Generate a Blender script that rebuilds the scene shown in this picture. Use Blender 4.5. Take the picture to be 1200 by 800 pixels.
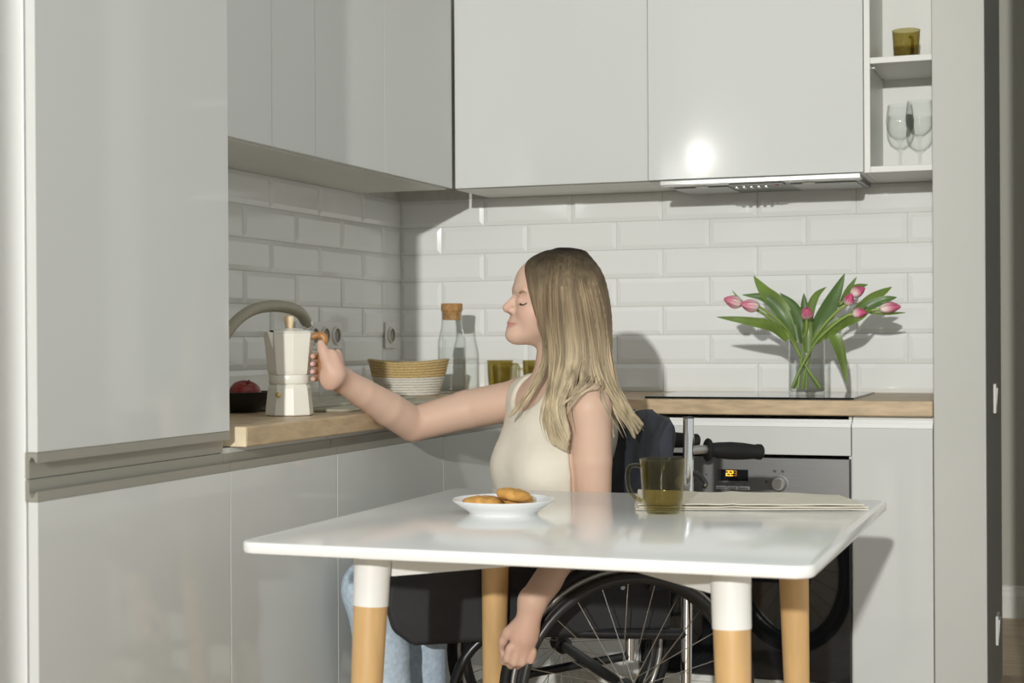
import bpy, bmesh, math, random
import numpy as np
from mathutils import Vector, Matrix, Euler
random.seed(7); np.random.seed(7)
for o in list(bpy.data.objects): bpy.data.objects.remove(o)
scene = bpy.context.scene
COL = scene.collection
PI = math.pi

# ------------------------------------------------------------------ camera
F_PX, YAW, PITCH, ROLL = 1833.3166, 0.34698932, -0.00203767, -0.0059341
CAM = np.array([2.18353, -4.91813, 1.07456])
fw = np.array([-math.sin(YAW)*math.cos(PITCH), math.cos(YAW)*math.cos(PITCH), math.sin(PITCH)])
_r = np.array([math.cos(YAW), math.sin(YAW), 0.0]); _u = np.cross(_r, fw)
rt = math.cos(ROLL)*_r + math.sin(ROLL)*_u
up = -math.sin(ROLL)*_r + math.cos(ROLL)*_u
cd = bpy.data.cameras.new('camera'); cam = bpy.data.objects.new('camera', cd); COL.objects.link(cam)
M = Matrix.Identity(4)
for i in range(3):
    M[i][0], M[i][1], M[i][2], M[i][3] = rt[i], up[i], -fw[i], CAM[i]
cam.matrix_world = M
cd.sensor_width = 36.0; cd.lens = F_PX/1200.0*36.0; cd.clip_end = 100
cd.dof.use_dof = True; cd.dof.focus_distance = 3.75; cd.dof.aperture_fstop = 5.6
scene.camera = cam

def ray(x, y): return fw + rt*(x-600)/F_PX - up*(y-400)/F_PX
def onz(x, y, z): d = ray(x, y); return CAM + d*((z-CAM[2])/d[2])
def ony(x, y, Y): d = ray(x, y); return CAM + d*((Y-CAM[1])/d[1])
def onx(x, y, X): d = ray(x, y); return CAM + d*((X-CAM[0])/d[0])
def PX(x, y, D): return CAM + ray(x, y)*D

# ------------------------------------------------------------------ light
W = bpy.data.worlds.new('world'); scene.world = W; W.use_nodes = True
bg = W.node_tree.nodes['Background']; bg.inputs[0].default_value = (0.955, 1.0, 0.985, 1); bg.inputs[1].default_value = 0.62
def add_light(name, typ, loc, direction=None, **kw):
    l = bpy.data.lights.new(name, typ); o = bpy.data.objects.new(name, l); COL.objects.link(o); o.location = loc
    if direction is not None: o.rotation_euler = Vector(direction).to_track_quat('-Z', 'Y').to_euler()
    for k, v in kw.items(): setattr(l, k, v)
    return o
add_light('key_lamp', 'POINT', (2.7, -11.0, 2.66), energy=2300, shadow_soft_size=0.07, color=(1.0, 0.995, 0.955))
add_light('room_lamp', 'POINT', (0.19, -4.80, 2.13), energy=12, shadow_soft_size=0.07, color=(1, 0.98, 0.95))
vs = scene.view_settings
vs.view_transform = 'Standard'; vs.look = 'None'; vs.gamma = 1.0; vs.use_curve_mapping = False; vs.exposure = 0.12

# ------------------------------------------------------------------ materials
MATS = {}
def mat(name, color=(.8,.8,.8), rough=.5, metal=0.0, coat=0.0, spec=.5, noise=None, bump=None, sss=0.0, emit=None, attr=None, trans=0.0):
    """noise=(scale, amount, stretch xyz) modulates colour; bump=(scale, strength, stretch)."""
    if name in MATS: return MATS[name]
    m = bpy.data.materials.new(name); m.use_nodes = True
    nt = m.node_tree; b = nt.nodes['Principled BSDF']
    b.inputs['Base Color'].default_value = (*color, 1); b.inputs['Roughness'].default_value = rough
    b.inputs['Metallic'].default_value = metal; b.inputs['Coat Weight'].default_value = coat
    b.inputs['Coat Roughness'].default_value = 0.04; b.inputs['Specular IOR Level'].default_value = spec
    if sss:
        b.inputs['Subsurface Weight'].default_value = sss; b.inputs['Subsurface Radius'].default_value = (1.0, .35, .2); b.inputs['Subsurface Scale'].default_value = .006
    if emit:
        b.inputs['Emission Color'].default_value = (*emit[0], 1); b.inputs['Emission Strength'].default_value = emit[1]
    if trans: b.inputs['Transmission Weight'].default_value = trans
    tc = nt.nodes.new('ShaderNodeTexCoord')
    def tex(scale, stretch, detail=4):
        mp = nt.nodes.new('ShaderNodeMapping'); mp.inputs['Scale'].default_value = stretch
        nt.links.new(tc.outputs['Object'], mp.inputs['Vector'])
        n = nt.nodes.new('ShaderNodeTexNoise'); n.inputs['Scale'].default_value = scale; n.inputs['Detail'].default_value = detail
        nt.links.new(mp.outputs['Vector'], n.inputs['Vector']); return n
    src = None
    if attr:
        a = nt.nodes.new('ShaderNodeVertexColor'); a.layer_name = attr; src = a.outputs['Color']
    if noise:
        n = tex(noise[0], noise[2]); r = nt.nodes.new('ShaderNodeMapRange')
        r.inputs['From Min'].default_value = .3; r.inputs['From Max'].default_value = .7
        r.inputs['To Min'].default_value = 1-noise[1]; r.inputs['To Max'].default_value = 1+noise[1]*.6
        nt.links.new(n.outputs['Fac'], r.inputs['Value'])
        mx = nt.nodes.new('ShaderNodeVectorMath'); mx.operation = 'SCALE'
        if src: nt.links.new(src, mx.inputs[0])
        else: mx.inputs[0].default_value = color
        nt.links.new(r.outputs['Result'], mx.inputs['Scale']); src = mx.outputs['Vector']
    if src: nt.links.new(src, b.inputs['Base Color'])
    if bump:
        n = tex(bump[0], bump[2]); bp = nt.nodes.new('ShaderNodeBump'); bp.inputs['Strength'].default_value = bump[1]; bp.inputs['Distance'].default_value = .002
        nt.links.new(n.outputs['Fac'], bp.inputs['Height']); nt.links.new(bp.outputs['Normal'], b.inputs['Normal'])
    MATS[name] = m; return m
def glass(name, tint=(1,1,1), refl=1.0, rough=.02):
    """thin-walled glass: clear tinted transmission with a Fresnel reflection"""
    if name in MATS: return MATS[name]
    m = bpy.data.materials.new(name); m.use_nodes = True; nt = m.node_tree
    for n in list(nt.nodes): nt.nodes.remove(n)
    out = nt.nodes.new('ShaderNodeOutputMaterial'); t = nt.nodes.new('ShaderNodeBsdfTransparent'); g = nt.nodes.new('ShaderNodeBsdfGlossy')
    g.inputs['Roughness'].default_value = rough; t.inputs['Color'].default_value = (*tint, 1)
    lw = nt.nodes.new('ShaderNodeLayerWeight'); lw.inputs['Blend'].default_value = .5
    pw = nt.nodes.new('ShaderNodeMath'); pw.operation = 'POWER'; pw.inputs[1].default_value = 3.0; nt.links.new(lw.outputs['Facing'], pw.inputs[0])
    fr = nt.nodes.new('ShaderNodeMath'); fr.operation = 'MULTIPLY_ADD'; fr.inputs[1].default_value = .75; fr.inputs[2].default_value = .02; nt.links.new(pw.outputs[0], fr.inputs[0])
    mu = nt.nodes.new('ShaderNodeMath'); mu.operation = 'MULTIPLY'; mu.inputs[1].default_value = refl
    mx = nt.nodes.new('ShaderNodeMixShader'); nt.links.new(fr.outputs[0], mu.inputs[0]); nt.links.new(mu.outputs[0], mx.inputs[0])
    nt.links.new(t.outputs[0], mx.inputs[1]); nt.links.new(g.outputs[0], mx.inputs[2]); nt.links.new(mx.outputs[0], out.inputs['Surface'])
    MATS[name] = m; return m
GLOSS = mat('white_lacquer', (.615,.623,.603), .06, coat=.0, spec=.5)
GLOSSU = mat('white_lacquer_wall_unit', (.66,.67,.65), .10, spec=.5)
CARC = mat('white_laminate', (.72,.72,.68), .4)
EDGE = mat('white_edge_band', (.80,.81,.80), .35)
RAIL = mat('shaded_rail', (.36,.345,.30), .38, metal=.35)  # colour carries the shade on the left-run rails; back-run rails are white
TILE = mat('white_glazed_tile', (.86,.87,.85), .07, spec=.6)
GROUT = mat('grout', (.62,.61,.56), .9, noise=(60,.08,(1,1,1)))
PAINT = mat('wall_paint', (.535,.535,.50), .85, bump=(250,.08,(1,1,1)), noise=(3,.02,(1,1,1)))
CEIL = mat('ceiling_paint', (.8,.8,.78), .9)
WOODT = mat('worktop_oak', (.52,.385,.235), .42, noise=(5,.22,(3,3,14)), bump=(40,.05,(1,1,8)))
WOODE = mat('oak_sunlit_end', (.74,.62,.43), .5, noise=(6,.10,(4,1,4)))
FLOORM = mat('floor_planks', (.50,.38,.26), .5, noise=(6,.25,(1,8,1)))
WHITE = mat('white_plastic', (.80,.79,.75), .3)
STEEL = mat('brushed_steel', (.20,.20,.197), .36, metal=.8, noise=(30,.12,(.6,8,60)))
BRIGHT = mat('bright_steel', (.72,.72,.70), .25, metal=.85)
CHROME = mat('chrome', (.75,.75,.76), .08, metal=1.0)
BLACKG = mat('black_glass', (.012,.013,.014), .03, spec=.6)
BLACK = mat('black_rubber', (.009,.009,.009), .6, spec=.25, bump=(300,.1,(1,1,1)))
BLACKP = mat('black_plastic', (.02,.02,.02), .35)
TABLEM = mat('table_white', (.84,.845,.83), .12, spec=.5)
TABLEL = mat('table_white_paint', (.80,.80,.77), .3)
BEECH = mat('beech', (.62,.39,.17), .42, noise=(9,.16,(3,3,.6)))
CERAMIC = mat('ceramic', (.80,.81,.81), .12, spec=.6)
POTM = mat('pot_cream', (.80,.77,.68), .28, spec=.5)
JUTE = mat('jute', (.60,.44,.20), .85, noise=(120,.25,(1,1,3)), bump=(220,.8,(1,1,2)))
ROPE = mat('cotton_rope', (.74,.71,.63), .85, noise=(90,.10,(1,1,3)), bump=(220,.8,(1,1,2)))
CORK = mat('cork', (.47,.26,.10), .8, noise=(110,.3,(1,1,1)), bump=(150,.6,(1,1,1)))
COOKIE = mat('cookie', (.60,.31,.075), .75, noise=(70,.30,(1,1,1)), bump=(110,1.0,(1,1,1)))
LINEN = mat('linen', (.66,.61,.51), .9, noise=(40,.05,(1,1,1)), bump=(500,.4,(1,1,1)))
SINKM = mat('sink_composite', (.40,.37,.28), .4, noise=(200,.08,(1,1,1)))
LEAF = mat('tulip_leaf', (.155,.235,.045), .38, noise=(9,.35,(1,1,1)))
LEAFD = mat('tulip_leaf_dark', (.095,.165,.045), .38, noise=(9,.3,(1,1,1)))
STEM = mat('tulip_stem', (.26,.36,.09), .4)
GLASSC = glass('clear_glass', (.98,.987,.982))
GLASSA = glass('amber_glass', (.765,.72,.50), 1.2)
WATER = glass('water', (.98,.99,.985), .5)

# ------------------------------------------------------------------ mesh helpers
def link(name, me, parent=None, mtl=None):
    o = bpy.data.objects.new(name, me); COL.objects.link(o)
    if mtl is not None: me.materials.append(mtl)
    if parent is not None:
        o.parent = parent
    return o
def origin_of(parent):
    p = Vector((0,0,0))
    while parent is not None: p += parent.location; parent = parent.parent
    return p
def smooth(me, ang=35):
    me.polygons.foreach_set('use_smooth', [True]*len(me.polygons))
    me.set_sharp_from_angle(angle=math.radians(ang)); me.update()
def build(name, V, Fc, mtl, parent=None, sm=35, recenter=False):
    """mesh object from world-space vertices"""
    V = np.asarray(V, float)
    off = np.array(origin_of(parent)) if parent is not None else np.zeros(3)
    loc = None
    if parent is None and recenter:
        off = np.array([(V[:,0].min()+V[:,0].max())/2, (V[:,1].min()+V[:,1].max())/2, V[:,2].min()]); loc = off
    me = bpy.data.meshes.new(name); me.from_pydata((V-off).tolist(), [], Fc)
    me.update()
    bm = bmesh.new(); bm.from_mesh(me); bmesh.ops.recalc_face_normals(bm, faces=bm.faces); bm.to_mesh(me); bm.free()
    if sm: smooth(me, sm)
    o = link(name, me, parent, mtl)
    if loc is not None: o.location = loc
    return o
def box_data(x0,x1,y0,y1,z0,z1):
    V = [(x,y,z) for z in (z0,z1) for y in (y0,y1) for x in (x0,x1)]
    Fc = [(0,2,3,1),(4,5,7,6),(0,1,5,4),(2,6,7,3),(0,4,6,2),(1,3,7,5)]
    return V, Fc
def box(name, x0,x1,y0,y1,z0,z1, mtl, parent=None, bev=0.0015, recenter=True):
    V, Fc = box_data(x0,x1,y0,y1,z0,z1)
    o = build(name, V, Fc, mtl, parent, sm=0, recenter=recenter)
    if bev:
        m = o.modifiers.new('bevel','BEVEL'); m.width = bev; m.segments = 2; m.limit_method = 'ANGLE'
    return o
def merge(parts):
    V=[]; Fc=[]
    for v,f in parts:
        n=len(V); V += [tuple(p) for p in v]; Fc += [tuple(i+n for i in q) for q in f]
    return V, Fc
def lathe_data(prof, c, n=40, axis=None, closed=False):
    """prof: list of (r, h) revolved about axis through c"""
    c = np.array(c, float)
    ax = np.array([0,0,1.0]) if axis is None else np.array(axis,float)/np.linalg.norm(axis)
    t = np.array([1.0,0,0]) if abs(ax[0])<.9 else np.array([0,1.0,0])
    e1 = np.cross(ax,t); e1/=np.linalg.norm(e1); e2=np.cross(ax,e1)
    V=[];Fc=[]
    for r,h in prof:
        for k in range(n):
            a=2*PI*k/n; V.append(c+ax*h+(e1*math.cos(a)+e2*math.sin(a))*max(r,1e-5))
    m=len(prof)
    for i in range(m if closed else m-1):
        j=(i+1)%m
        for k in range(n):
            k2=(k+1)%n; Fc.append((i*n+k,i*n+k2,j*n+k2,j*n+k))
    return V,Fc
def lathe(name, prof, c, mtl, parent=None, n=40, axis=None, closed=False, sm=35):
    V,Fc=lathe_data(prof,c,n,axis,closed); return build(name,V,Fc,mtl,parent,sm,recenter=True)
def catmull(P, n=8):
    P=[np.array(p,float) for p in P]; Q=[2*P[0]-P[1]]+P+[2*P[-1]-P[-2]]; out=[]
    for i in range(1,len(Q)-2):
        for k in range(n):
            t=k/n; a,b,c,d=Q[i-1],Q[i],Q[i+1],Q[i+2]
            out.append(.5*((2*b)+(-a+c)*t+(2*a-5*b+4*c-d)*t*t+(-a+3*b-3*c+d)*t**3))
    out.append(P[-1]); return np.array(out)
def tube_data(P, R, n=10, flat=1.0, nrm=None):
    P=np.asarray(P,float); m=len(P); R=np.broadcast_to(np.asarray(R,float),(m,))
    T=np.gradient(P,axis=0); T/=np.linalg.norm(T,axis=1)[:,None]+1e-12
    ref=np.array(nrm,float) if nrm is not None else (np.array([0,0,1.0]) if abs(T[0][2])<.9 else np.array([1.0,0,0]))
    V=[];Fc=[]
    e=ref-T[0]*(ref@T[0]); e/=np.linalg.norm(e)
    for i in range(m):
        e=e-T[i]*(e@T[i]); e/=np.linalg.norm(e)+1e-12; b=np.cross(T[i],e)
        for k in range(n):
            a=2*PI*k/n; V.append(P[i]+R[i]*(e*math.cos(a)*flat+b*math.sin(a)))
    for i in range(m-1):
        for k in range(n):
            k2=(k+1)%n; Fc.append((i*n+k,i*n+k2,(i+1)*n+k2,(i+1)*n+k))
    Fc.append(tuple(range(n))[::-1]); Fc.append(tuple((m-1)*n+k for k in range(n)))
    return V,Fc
def tube(name,P,R,mtl,parent=None,n=12,flat=1.0,nrm=None,sm=50):
    V,Fc=tube_data(P,R,n,flat,nrm); return build(name,V,Fc,mtl,parent,sm,recenter=True)
def prism_data(poly, axis, a0, a1):
    """poly: 2D points; axis 0/1/2 is the extrusion axis; the 2D coords are the other two in order"""
    def mk(p,a):
        q=[0,0,0]; o=[i for i in range(3) if i!=axis]; q[o[0]],q[o[1]],q[axis]=p[0],p[1],a; return tuple(q)
    n=len(poly); V=[mk(p,a0) for p in poly]+[mk(p,a1) for p in poly]
    Fc=[tuple(range(n)),tuple(range(2*n-1,n-1,-1))]+[(i,(i+1)%n,n+(i+1)%n,n+i) for i in range(n)]
    return V,Fc
def rounded_rect(x0,x1,y0,y1,r,n=8):
    pts=[]
    for cx,cy,a0 in ((x1-r,y1-r,0),(x0+r,y1-r,PI/2),(x0+r,y0+r,PI),(x1-r,y0+r,1.5*PI)):
        for k in range(n+1):
            a=a0+PI/2*k/n; pts.append((cx+r*math.cos(a),cy+r*math.sin(a)))
    return pts
def thing(name,label,cat,loc,group=None):
    o=bpy.data.objects.new(name,None); COL.objects.link(o); o.location=loc; o.empty_display_size=.05
    o['label']=label; o['category']=cat
    if group: o['group']=group
    return o
def tag(o,label,cat,group=None):
    o['label']=label; o['category']=cat
    if group: o['group']=group
    return o
def struct(o): o['kind']='structure'; return o

# ------------------------------------------------------------------ room shell
TW, TH = 0.3082, 0.0924
ZW = 0.90                       # worktop height
ZU = 1.545                      # underside of wall units
PXR = 1.82                      # pillar left face
struct(box('floor',-0.1,4.0,-7.5,2.0,-.06,0,FLOORM,bev=0))
struct(box('ceiling',-0.1,4.0,-1.25,2.0,2.62,2.7,CEIL,bev=0))
wb=struct(box('wall_back',-.1,PXR,0.0,.12,0,2.62,GROUT,bev=0))
wl=struct(box('wall_left',-.12,0.0,-5.17,0,0,2.62,GROUT,bev=0))
struct(box('wall_right',PXR,1.955,-.6,.265,0,2.62,PAINT,bev=.003))
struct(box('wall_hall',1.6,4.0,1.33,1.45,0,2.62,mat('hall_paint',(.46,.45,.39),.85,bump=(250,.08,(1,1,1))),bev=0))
struct(box('shade_wall_passage',2.085,4.0,-.95,-.83,0,2.62,PAINT,bev=0))  # unseen partition put in to block key light from the hall
struct(box('wall_hallside',3.0,3.1,-.83,1.33,0,2.62,PAINT,bev=0))
struct(box('shade_wall_front',-.1,1.142,-5.17,-5.05,0,2.62,PAINT,bev=0))  # added out of view to keep key light off the tall cabinet's side
bbd=[(1.33,0),(1.312,0),(1.312,.085),(1.317,.10),(1.322,.104),(1.322,.118),(1.33,.122)]
V,Fc=prism_data(bbd,0,1.6,3.0); struct(build('baseboard_hall',V,Fc,mat('skirting',(.72,.71,.66),.5),None,sm=0,recenter=True))

# tiles: every tile is its own bevelled piece
def tile_mesh(w,h,dep=.006,bv=.014,base=.0015):
    a,b=w/2,h/2; c,d=a-bv,b-bv
    if c<.005: c=a*.6
    V=[(-a,-b,0),(a,-b,0),(a,b,0),(-a,b,0),(-a,-b,-base),(a,-b,-base),(a,b,-base),(-a,b,-base),(-c,-d,-dep),(c,-d,-dep),(c,d,-dep),(-c,d,-dep)]
    # local: X along the wall, Y up, -Z out of the wall
    Fc=[(0,1,5,4),(1,2,6,5),(2,3,7,6),(3,0,4,7),(4,5,9,8),(5,6,10,9),(6,7,11,10),(7,4,8,11),(8,9,10,11)]
    me=bpy.data.meshes.new('tile'); me.from_pydata(V,[],Fc); me.update()
    bm=bmesh.new(); bm.from_mesh(me); bmesh.ops.recalc_face_normals(bm,faces=bm.faces)
    for f in bm.faces:
        if f.calc_center_median().z<-dep+.0005 and f.normal.z>0: f.normal_flip()
    bm.to_mesh(me); bm.free(); me.materials.append(TILE); return me
G=.0022; tcache={}
def put_tile(parent, wall, s0, s1, z0, z1):
    key=(round(s1-s0,3),round(z1-z0,3))
    if key not in tcache: tcache[key]=tile_mesh(s1-s0-G,z1-z0-G)
    o=bpy.data.objects.new('tile',tcache[key]); COL.objects.link(o); o.parent=parent
    c=(s0+s1)/2; zz=(z0+z1)/2
    if wall=='back': m=Matrix(((1,0,0,c),(0,0,1,0),(0,1,0,zz),(0,0,0,1)))
    else: m=Matrix(((0,0,-1,0),(1,0,0,-c),(0,1,0,zz),(0,0,0,1)))
    po=origin_of(parent); m=m.copy()
    for i in range(3): m[i][3]-=po[i]
    # tiny hand-laid unevenness
    o.matrix_local=m@Euler((random.uniform(-.004,.004),random.uniform(-.004,.004),0)).to_matrix().to_4x4()
for k in range(7):
    z1=ZU+.0-k*TH; z0=max(z1-TH,ZW)
    off=0 if k%2==0 else -TW/2
    for wall,par,lim in (('back',wb,PXR),('left',wl,2.17)):
        s=off
        while s<lim:
            a,b=max(s,0),min(s+TW,lim)
            if b-a>.03: put_tile(par,wall,a,b,z0,z1)
            s+=TW

# ------------------------------------------------------------------ kitchen units
def rail_profile_left(x, ztop, zbot, flip=False):
    """J-shaped grip rail profile in (x,z): open groove in front of a door edge"""
    h=zbot; t=ztop
    pts=[(x-.024,t),(x-.017,t),(x-.016,h+.012),(x-.012,h+.006),(x-.007,h+.007),(x-.001,h+.016),(x,h+.016),(x,h),(x-.024,h)]
    return pts
XF=.590     # front plane of the left run doors
# tall unit ---------------------------------------------------------
t=thing('tall_cabinet','tall glossy white cabinet with two doors at the left, beside the worktop end','cabinet',(.3,-2.5,0))
y0,y1=-2.787,-2.172
box('body',.004,XF-.024,y0+.002,y1-.002,.10,2.45,EDGE,t)
box('plinth',.02,XF-.07,y0+.003,y1-.003,.0,.10,CARC,t)
d=box('door',XF-.019,XF,y0,y1,.893,2.45,GLOSS,t,bev=.0012)
V,Fc=prism_data([(XF-.024,.850),(XF-.0165,.850),(XF-.016,.878),(XF-.012,.885),(XF-.008,.884),(XF-.002,.876),(XF,.876),(XF,.8925),(XF-.024,.8925)],1,y0,y1)
build('grip_rail',V,Fc,RAIL,d,sm=0)
d=box('door',XF-.019,XF,y0,y1,.11,.812,GLOSS,t,bev=.0012)
V,Fc=prism_data([(XF-.024,.848),(XF-.0165,.848),(XF-.016,.826),(XF-.012,.819),(XF-.008,.820),(XF-.002,.829),(XF,.829),(XF,.8125),(XF-.024,.8125)],1,y0,y1)
build('grip_rail',V,Fc,RAIL,d,sm=0)
# base units, left run ------------------------------------------------
def base_left(y0,y1,label,name='base_cabinet',door=True):
    t=thing(name,label,'cabinet',(.3,(y0+y1)/2,0),'base units')
    box('body',.004,XF-.022,y0+.001,y1-.001,.10,ZW-.043,CARC,t)
    box('plinth',.02,XF-.07,y0+.001,y1-.001,0,.10,CARC,t)
    if door:
        d=box('door',XF-.019,XF,y0+.0012,y1-.0012,.11,.812,GLOSS,t,bev=.0012)
        V,Fc=prism_data([(XF-.024,.846),(XF-.0165,.846),(XF-.016,.826),(XF-.012,.819),(XF-.008,.820),(XF-.002,.829),(XF,.829),(XF,.8125),(XF-.024,.8125)],1,y0+.0012,y1-.0012)
        build('grip_rail',V,Fc,RAIL,d,sm=0)
    return t
base_left(-2.172,-1.692,'glossy white base cabinet right next to the tall cabinet, under the coffee pot')
base_left(-1.692,-1.056,'glossy white base cabinet below the stretched arm, second from the tall cabinet')
base_left(-1.056,-.5925,'glossy white corner base cabinet behind the cream top')
# back run ----------------------------------------------------------
YF=-.590
def rail_back(x0,x1,parent):
    V,Fc=prism_data([(YF+.024,.846),(YF+.0165,.846),(YF+.016,.838),(YF+.012,.833),(YF+.008,.833),(YF+.002,.838),(YF,.838),(YF,.8255),(YF+.024,.8255)],0,x0,x1)
    return build('grip_rail',V,Fc,EDGE,parent,sm=0)
def base_back(x0,x1,label,door=True):
    t=thing('base_cabinet',label,'cabinet',((x0+x1)/2,-.3,0),'base units')
    box('body',x0+.001,x1-.001,YF+.022,-.004,.10,ZW-.043,CARC,t)
    box('plinth',x0+.001,x1-.001,YF+.07,-.02,0,.10,CARC,t)
    d=box('door',x0+.0015,x1-.0015,YF,YF+.019,.11,.825,GLOSS,t,bev=.0012); rail_back(x0+.0015,x1-.0015,d)
    return t
base_back(.5925,.998,'glossy white base cabinet left of the oven, hidden behind the seated woman')
base_back(1.602,PXR-.002,'narrow glossy white base cabinet between the oven and the pillar')
t=thing('oven_cabinet','white housing cabinet with a blank white panel above the oven','cabinet',(1.3,-.3,0),'base units')
box('side_panel',.999,1.008,YF+.02,-.004,.10,ZW-.043,CARC,t); box('side_panel',1.592,1.601,YF+.02,-.004,.10,ZW-.043,CARC,t)
box('plinth',1.0,1.6,YF+.07,-.02,0,.10,CARC,t); box('bottom_panel',1.008,1.592,YF+.02,-.004,.10,.118,CARC,t)
d=box('panel',1.0,1.6,YF,YF+.019,.748,.825,GLOSS,t,bev=.0012); rail_back(1.0,1.6,d)
t=thing('oven','stainless steel built-in oven with amber clock behind the wheelchair grips','oven',(1.3,-.3,.12))
box('body',1.010,1.590,YF+.022,-.03,.12,.735,BLACKP,t)
cp=box('control_panel',1.004,1.596,YF+.002,YF+.021,.630,.738,STEEL,t,bev=.001)
dp=box('display',1.232,1.317,YF-.0005,YF+.004,.672,.704,BLACKG,t,bev=.0006)
AMB=mat('amber_digits',(.9,.35,.03),.5,emit=((1.0,.42,.04),2.2)); AMBD=mat('amber_digits_dim',(.25,.12,.03),.5,emit=((1.0,.42,.04),.25))
SEG={'2':'abged','3':'abgcd','8':'abcdefg','1':'bc'}
def digit(ch,x,z,w,h,m,parent):
    th=w*.2; q=[]
    R={'a':(0,w,h-th,h),'g':(0,w,h/2-th/2,h/2+th/2),'d':(0,w,0,th),'f':(0,th,h/2,h),'b':(w-th,w,h/2,h),'e':(0,th,0,h/2),'c':(w-th,w,0,h/2)}
    for s in SEG[ch]:
        a,b,c,e=R[s]; q.append(box_data(x+a,x+b,YF-.0012,YF-.0004,z+c,z+e))
    V,Fc=merge(q); build('digit',V,Fc,m,parent,sm=0)
digit('2',1.2545,.6855,.009,.015,AMB,dp); digit('2',1.2655,.6855,.009,.015,AMB,dp); digit('3',1.2765,.6855,.008,.015,AMBD,dp)
DGREY=mat('dark_print',(.06,.06,.06),.6)
for x in (1.242,1.272,1.306):
    V,Fc=lathe_data([(.0026,0),(.0034,0),(.0034,.0006),(.0026,.0006)],(x,YF+.0018,.664),16,(0,-1,0),True); build('symbol',V,Fc,DGREY,cp)
for x0 in (1.226,1.258,1.291):
    box('button',x0,x0+.0305,YF-.006,YF+.003,.6475,.6575,BRIGHT,t,bev=.0015)
k=lathe('knob',[(0,-.024),(.0155,-.024),(.0175,-.022),(.019,-.004),(.0215,.0),(.0215,.003),(0,.003)],(1.404,YF-.0005,.667),BRIGHT,t,axis=(0,1,0))
for a in range(-6,7):
    an=math.radians(90-a*20); V,Fc=box_data(-.0008,.0008,-.0003,.0003,0,.004)
    Rm=Matrix.Rotation(-math.radians(a*20),4,'Y'); V=[tuple(Rm@Vector((x,y,z+.0265))+Vector((1.404,YF+.0017,.667))) for x,y,z in V]; build('dial_mark',V,Fc,DGREY,cp,sm=0)
for (x,z,w) in ((1.386,.698,.009),(1.408,.698,.009),(1.364,.668,.007),(1.195,.684,.006),(1.195,.660,.006),(1.164,.668,.004)):
    box('symbol',x,x+w,YF+.0016,YF+.003,z,z+.007,DGREY,cp,bev=0)
k=lathe('knob',[(0,-.024),(.0155,-.024),(.0175,-.022),(.019,-.004),(.0215,.0),(.0215,.003),(0,.003)],(1.13,YF-.0005,.667),BRIGHT,t,axis=(0,1,0))
dr=box('door',1.004,1.596,YF+.001,YF+.021,.125,.626,BLACKG,t,bev=.001)
box('door_edge',1.5945,1.5985,YF+.0,YF+.021,.125,.738,BLACKP,t,bev=0)
V,Fc=tube_data([(1.05,YF-.038,.598),(1.55,YF-.038,.598)],.008,12)
q=[(V,Fc)]+[tube_data([(x,YF-.038,.598),(x,YF+.002,.598)],.006,10) for x in (1.08,1.52)]
V,Fc=merge(q); build('handle',V,Fc,BRIGHT,dr)
# worktop -----------------------------------------------------------
XW=.608; YWF=-.608
prof=[(0,-2.136),(XW,-2.136),(XW,YWF),(PXR-.001,YWF),(PXR-.001,-.001),(0.001,-.001)]
V,Fc=prism_data(prof,2,ZW-.042,ZW)
wt=build('worktop',V,Fc,WOODT,None,sm=0,recenter=True); m=wt.modifiers.new('bevel','BEVEL'); m.width=.004; m.segments=3; m.limit_method='ANGLE'
tag(wt,'oak L-shaped worktop running along the left and back walls','worktop')
box('sunlit_end_strip',.5,XW-.0015,-2.1375,-2.1355,ZW-.041,ZW-.0015,WOODE,wt,bev=.0006)  # lighter oak: sunlight on the worktop end put into the colour
# sink and tap --------------------------------------------------------
t=thing('sink','beige composite sink with ridged drainer set into the left worktop','sink',(.3,-1.35,ZW))
V,Fc=prism_data(rounded_rect(.07,.545,-1.545,-.86,.03),2,ZW,ZW+.008); o=build('rim',V,Fc,SINKM,t,sm=0); mm=o.modifiers.new('bevel','BEVEL'); mm.width=.004; mm.segments=2; mm.limit_method='ANGLE'
for i in range(6):
    V,Fc=tube_data([(.13+i*.062,-1.53,ZW+.010),(.13+i*.062,-.90,ZW+.010)],.006,8); build('drainer_ridge',V,Fc,SINKM,t)
tapP=[(.17,-1.66,ZW),(.17,-1.66,ZW+.05),(.175,-1.64,1.03)]
t=thing('tap','curved beige kitchen tap arching behind the coffee pot','tap',(.185,-1.56,ZW))
lathe('base',[(.027,0),(.027,.006),(.023,.01),(.022,.05),(.019,.056),(0,.056)],(.185,-1.60,ZW+.0),SINKM,t)
P=[(.185,-1.60,ZW+.05)]+[onx(x,y,.20) for x,y in ((252,420),(262,397),(276,377),(296,363),(320,358.5),(340,361),(352,367),(359,377))]
tube('spout',catmull(P,8),[.0125+.0035*min(1,i/50) for i in range(8*8+1)],SINKM,t,n=16)
a=onx(358.2,375,.20); b=onx(361.5,380,.20); tube('aerator',[a,a+(b-a)*.5,b],.0125,CHROME,t,n=16)
tube('lever',[(.185,-1.60,ZW+.055),(.185,-1.65,ZW+.075),(.185,-1.69,ZW+.08)],[.009,.007,.006],SINKM,t)
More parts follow.
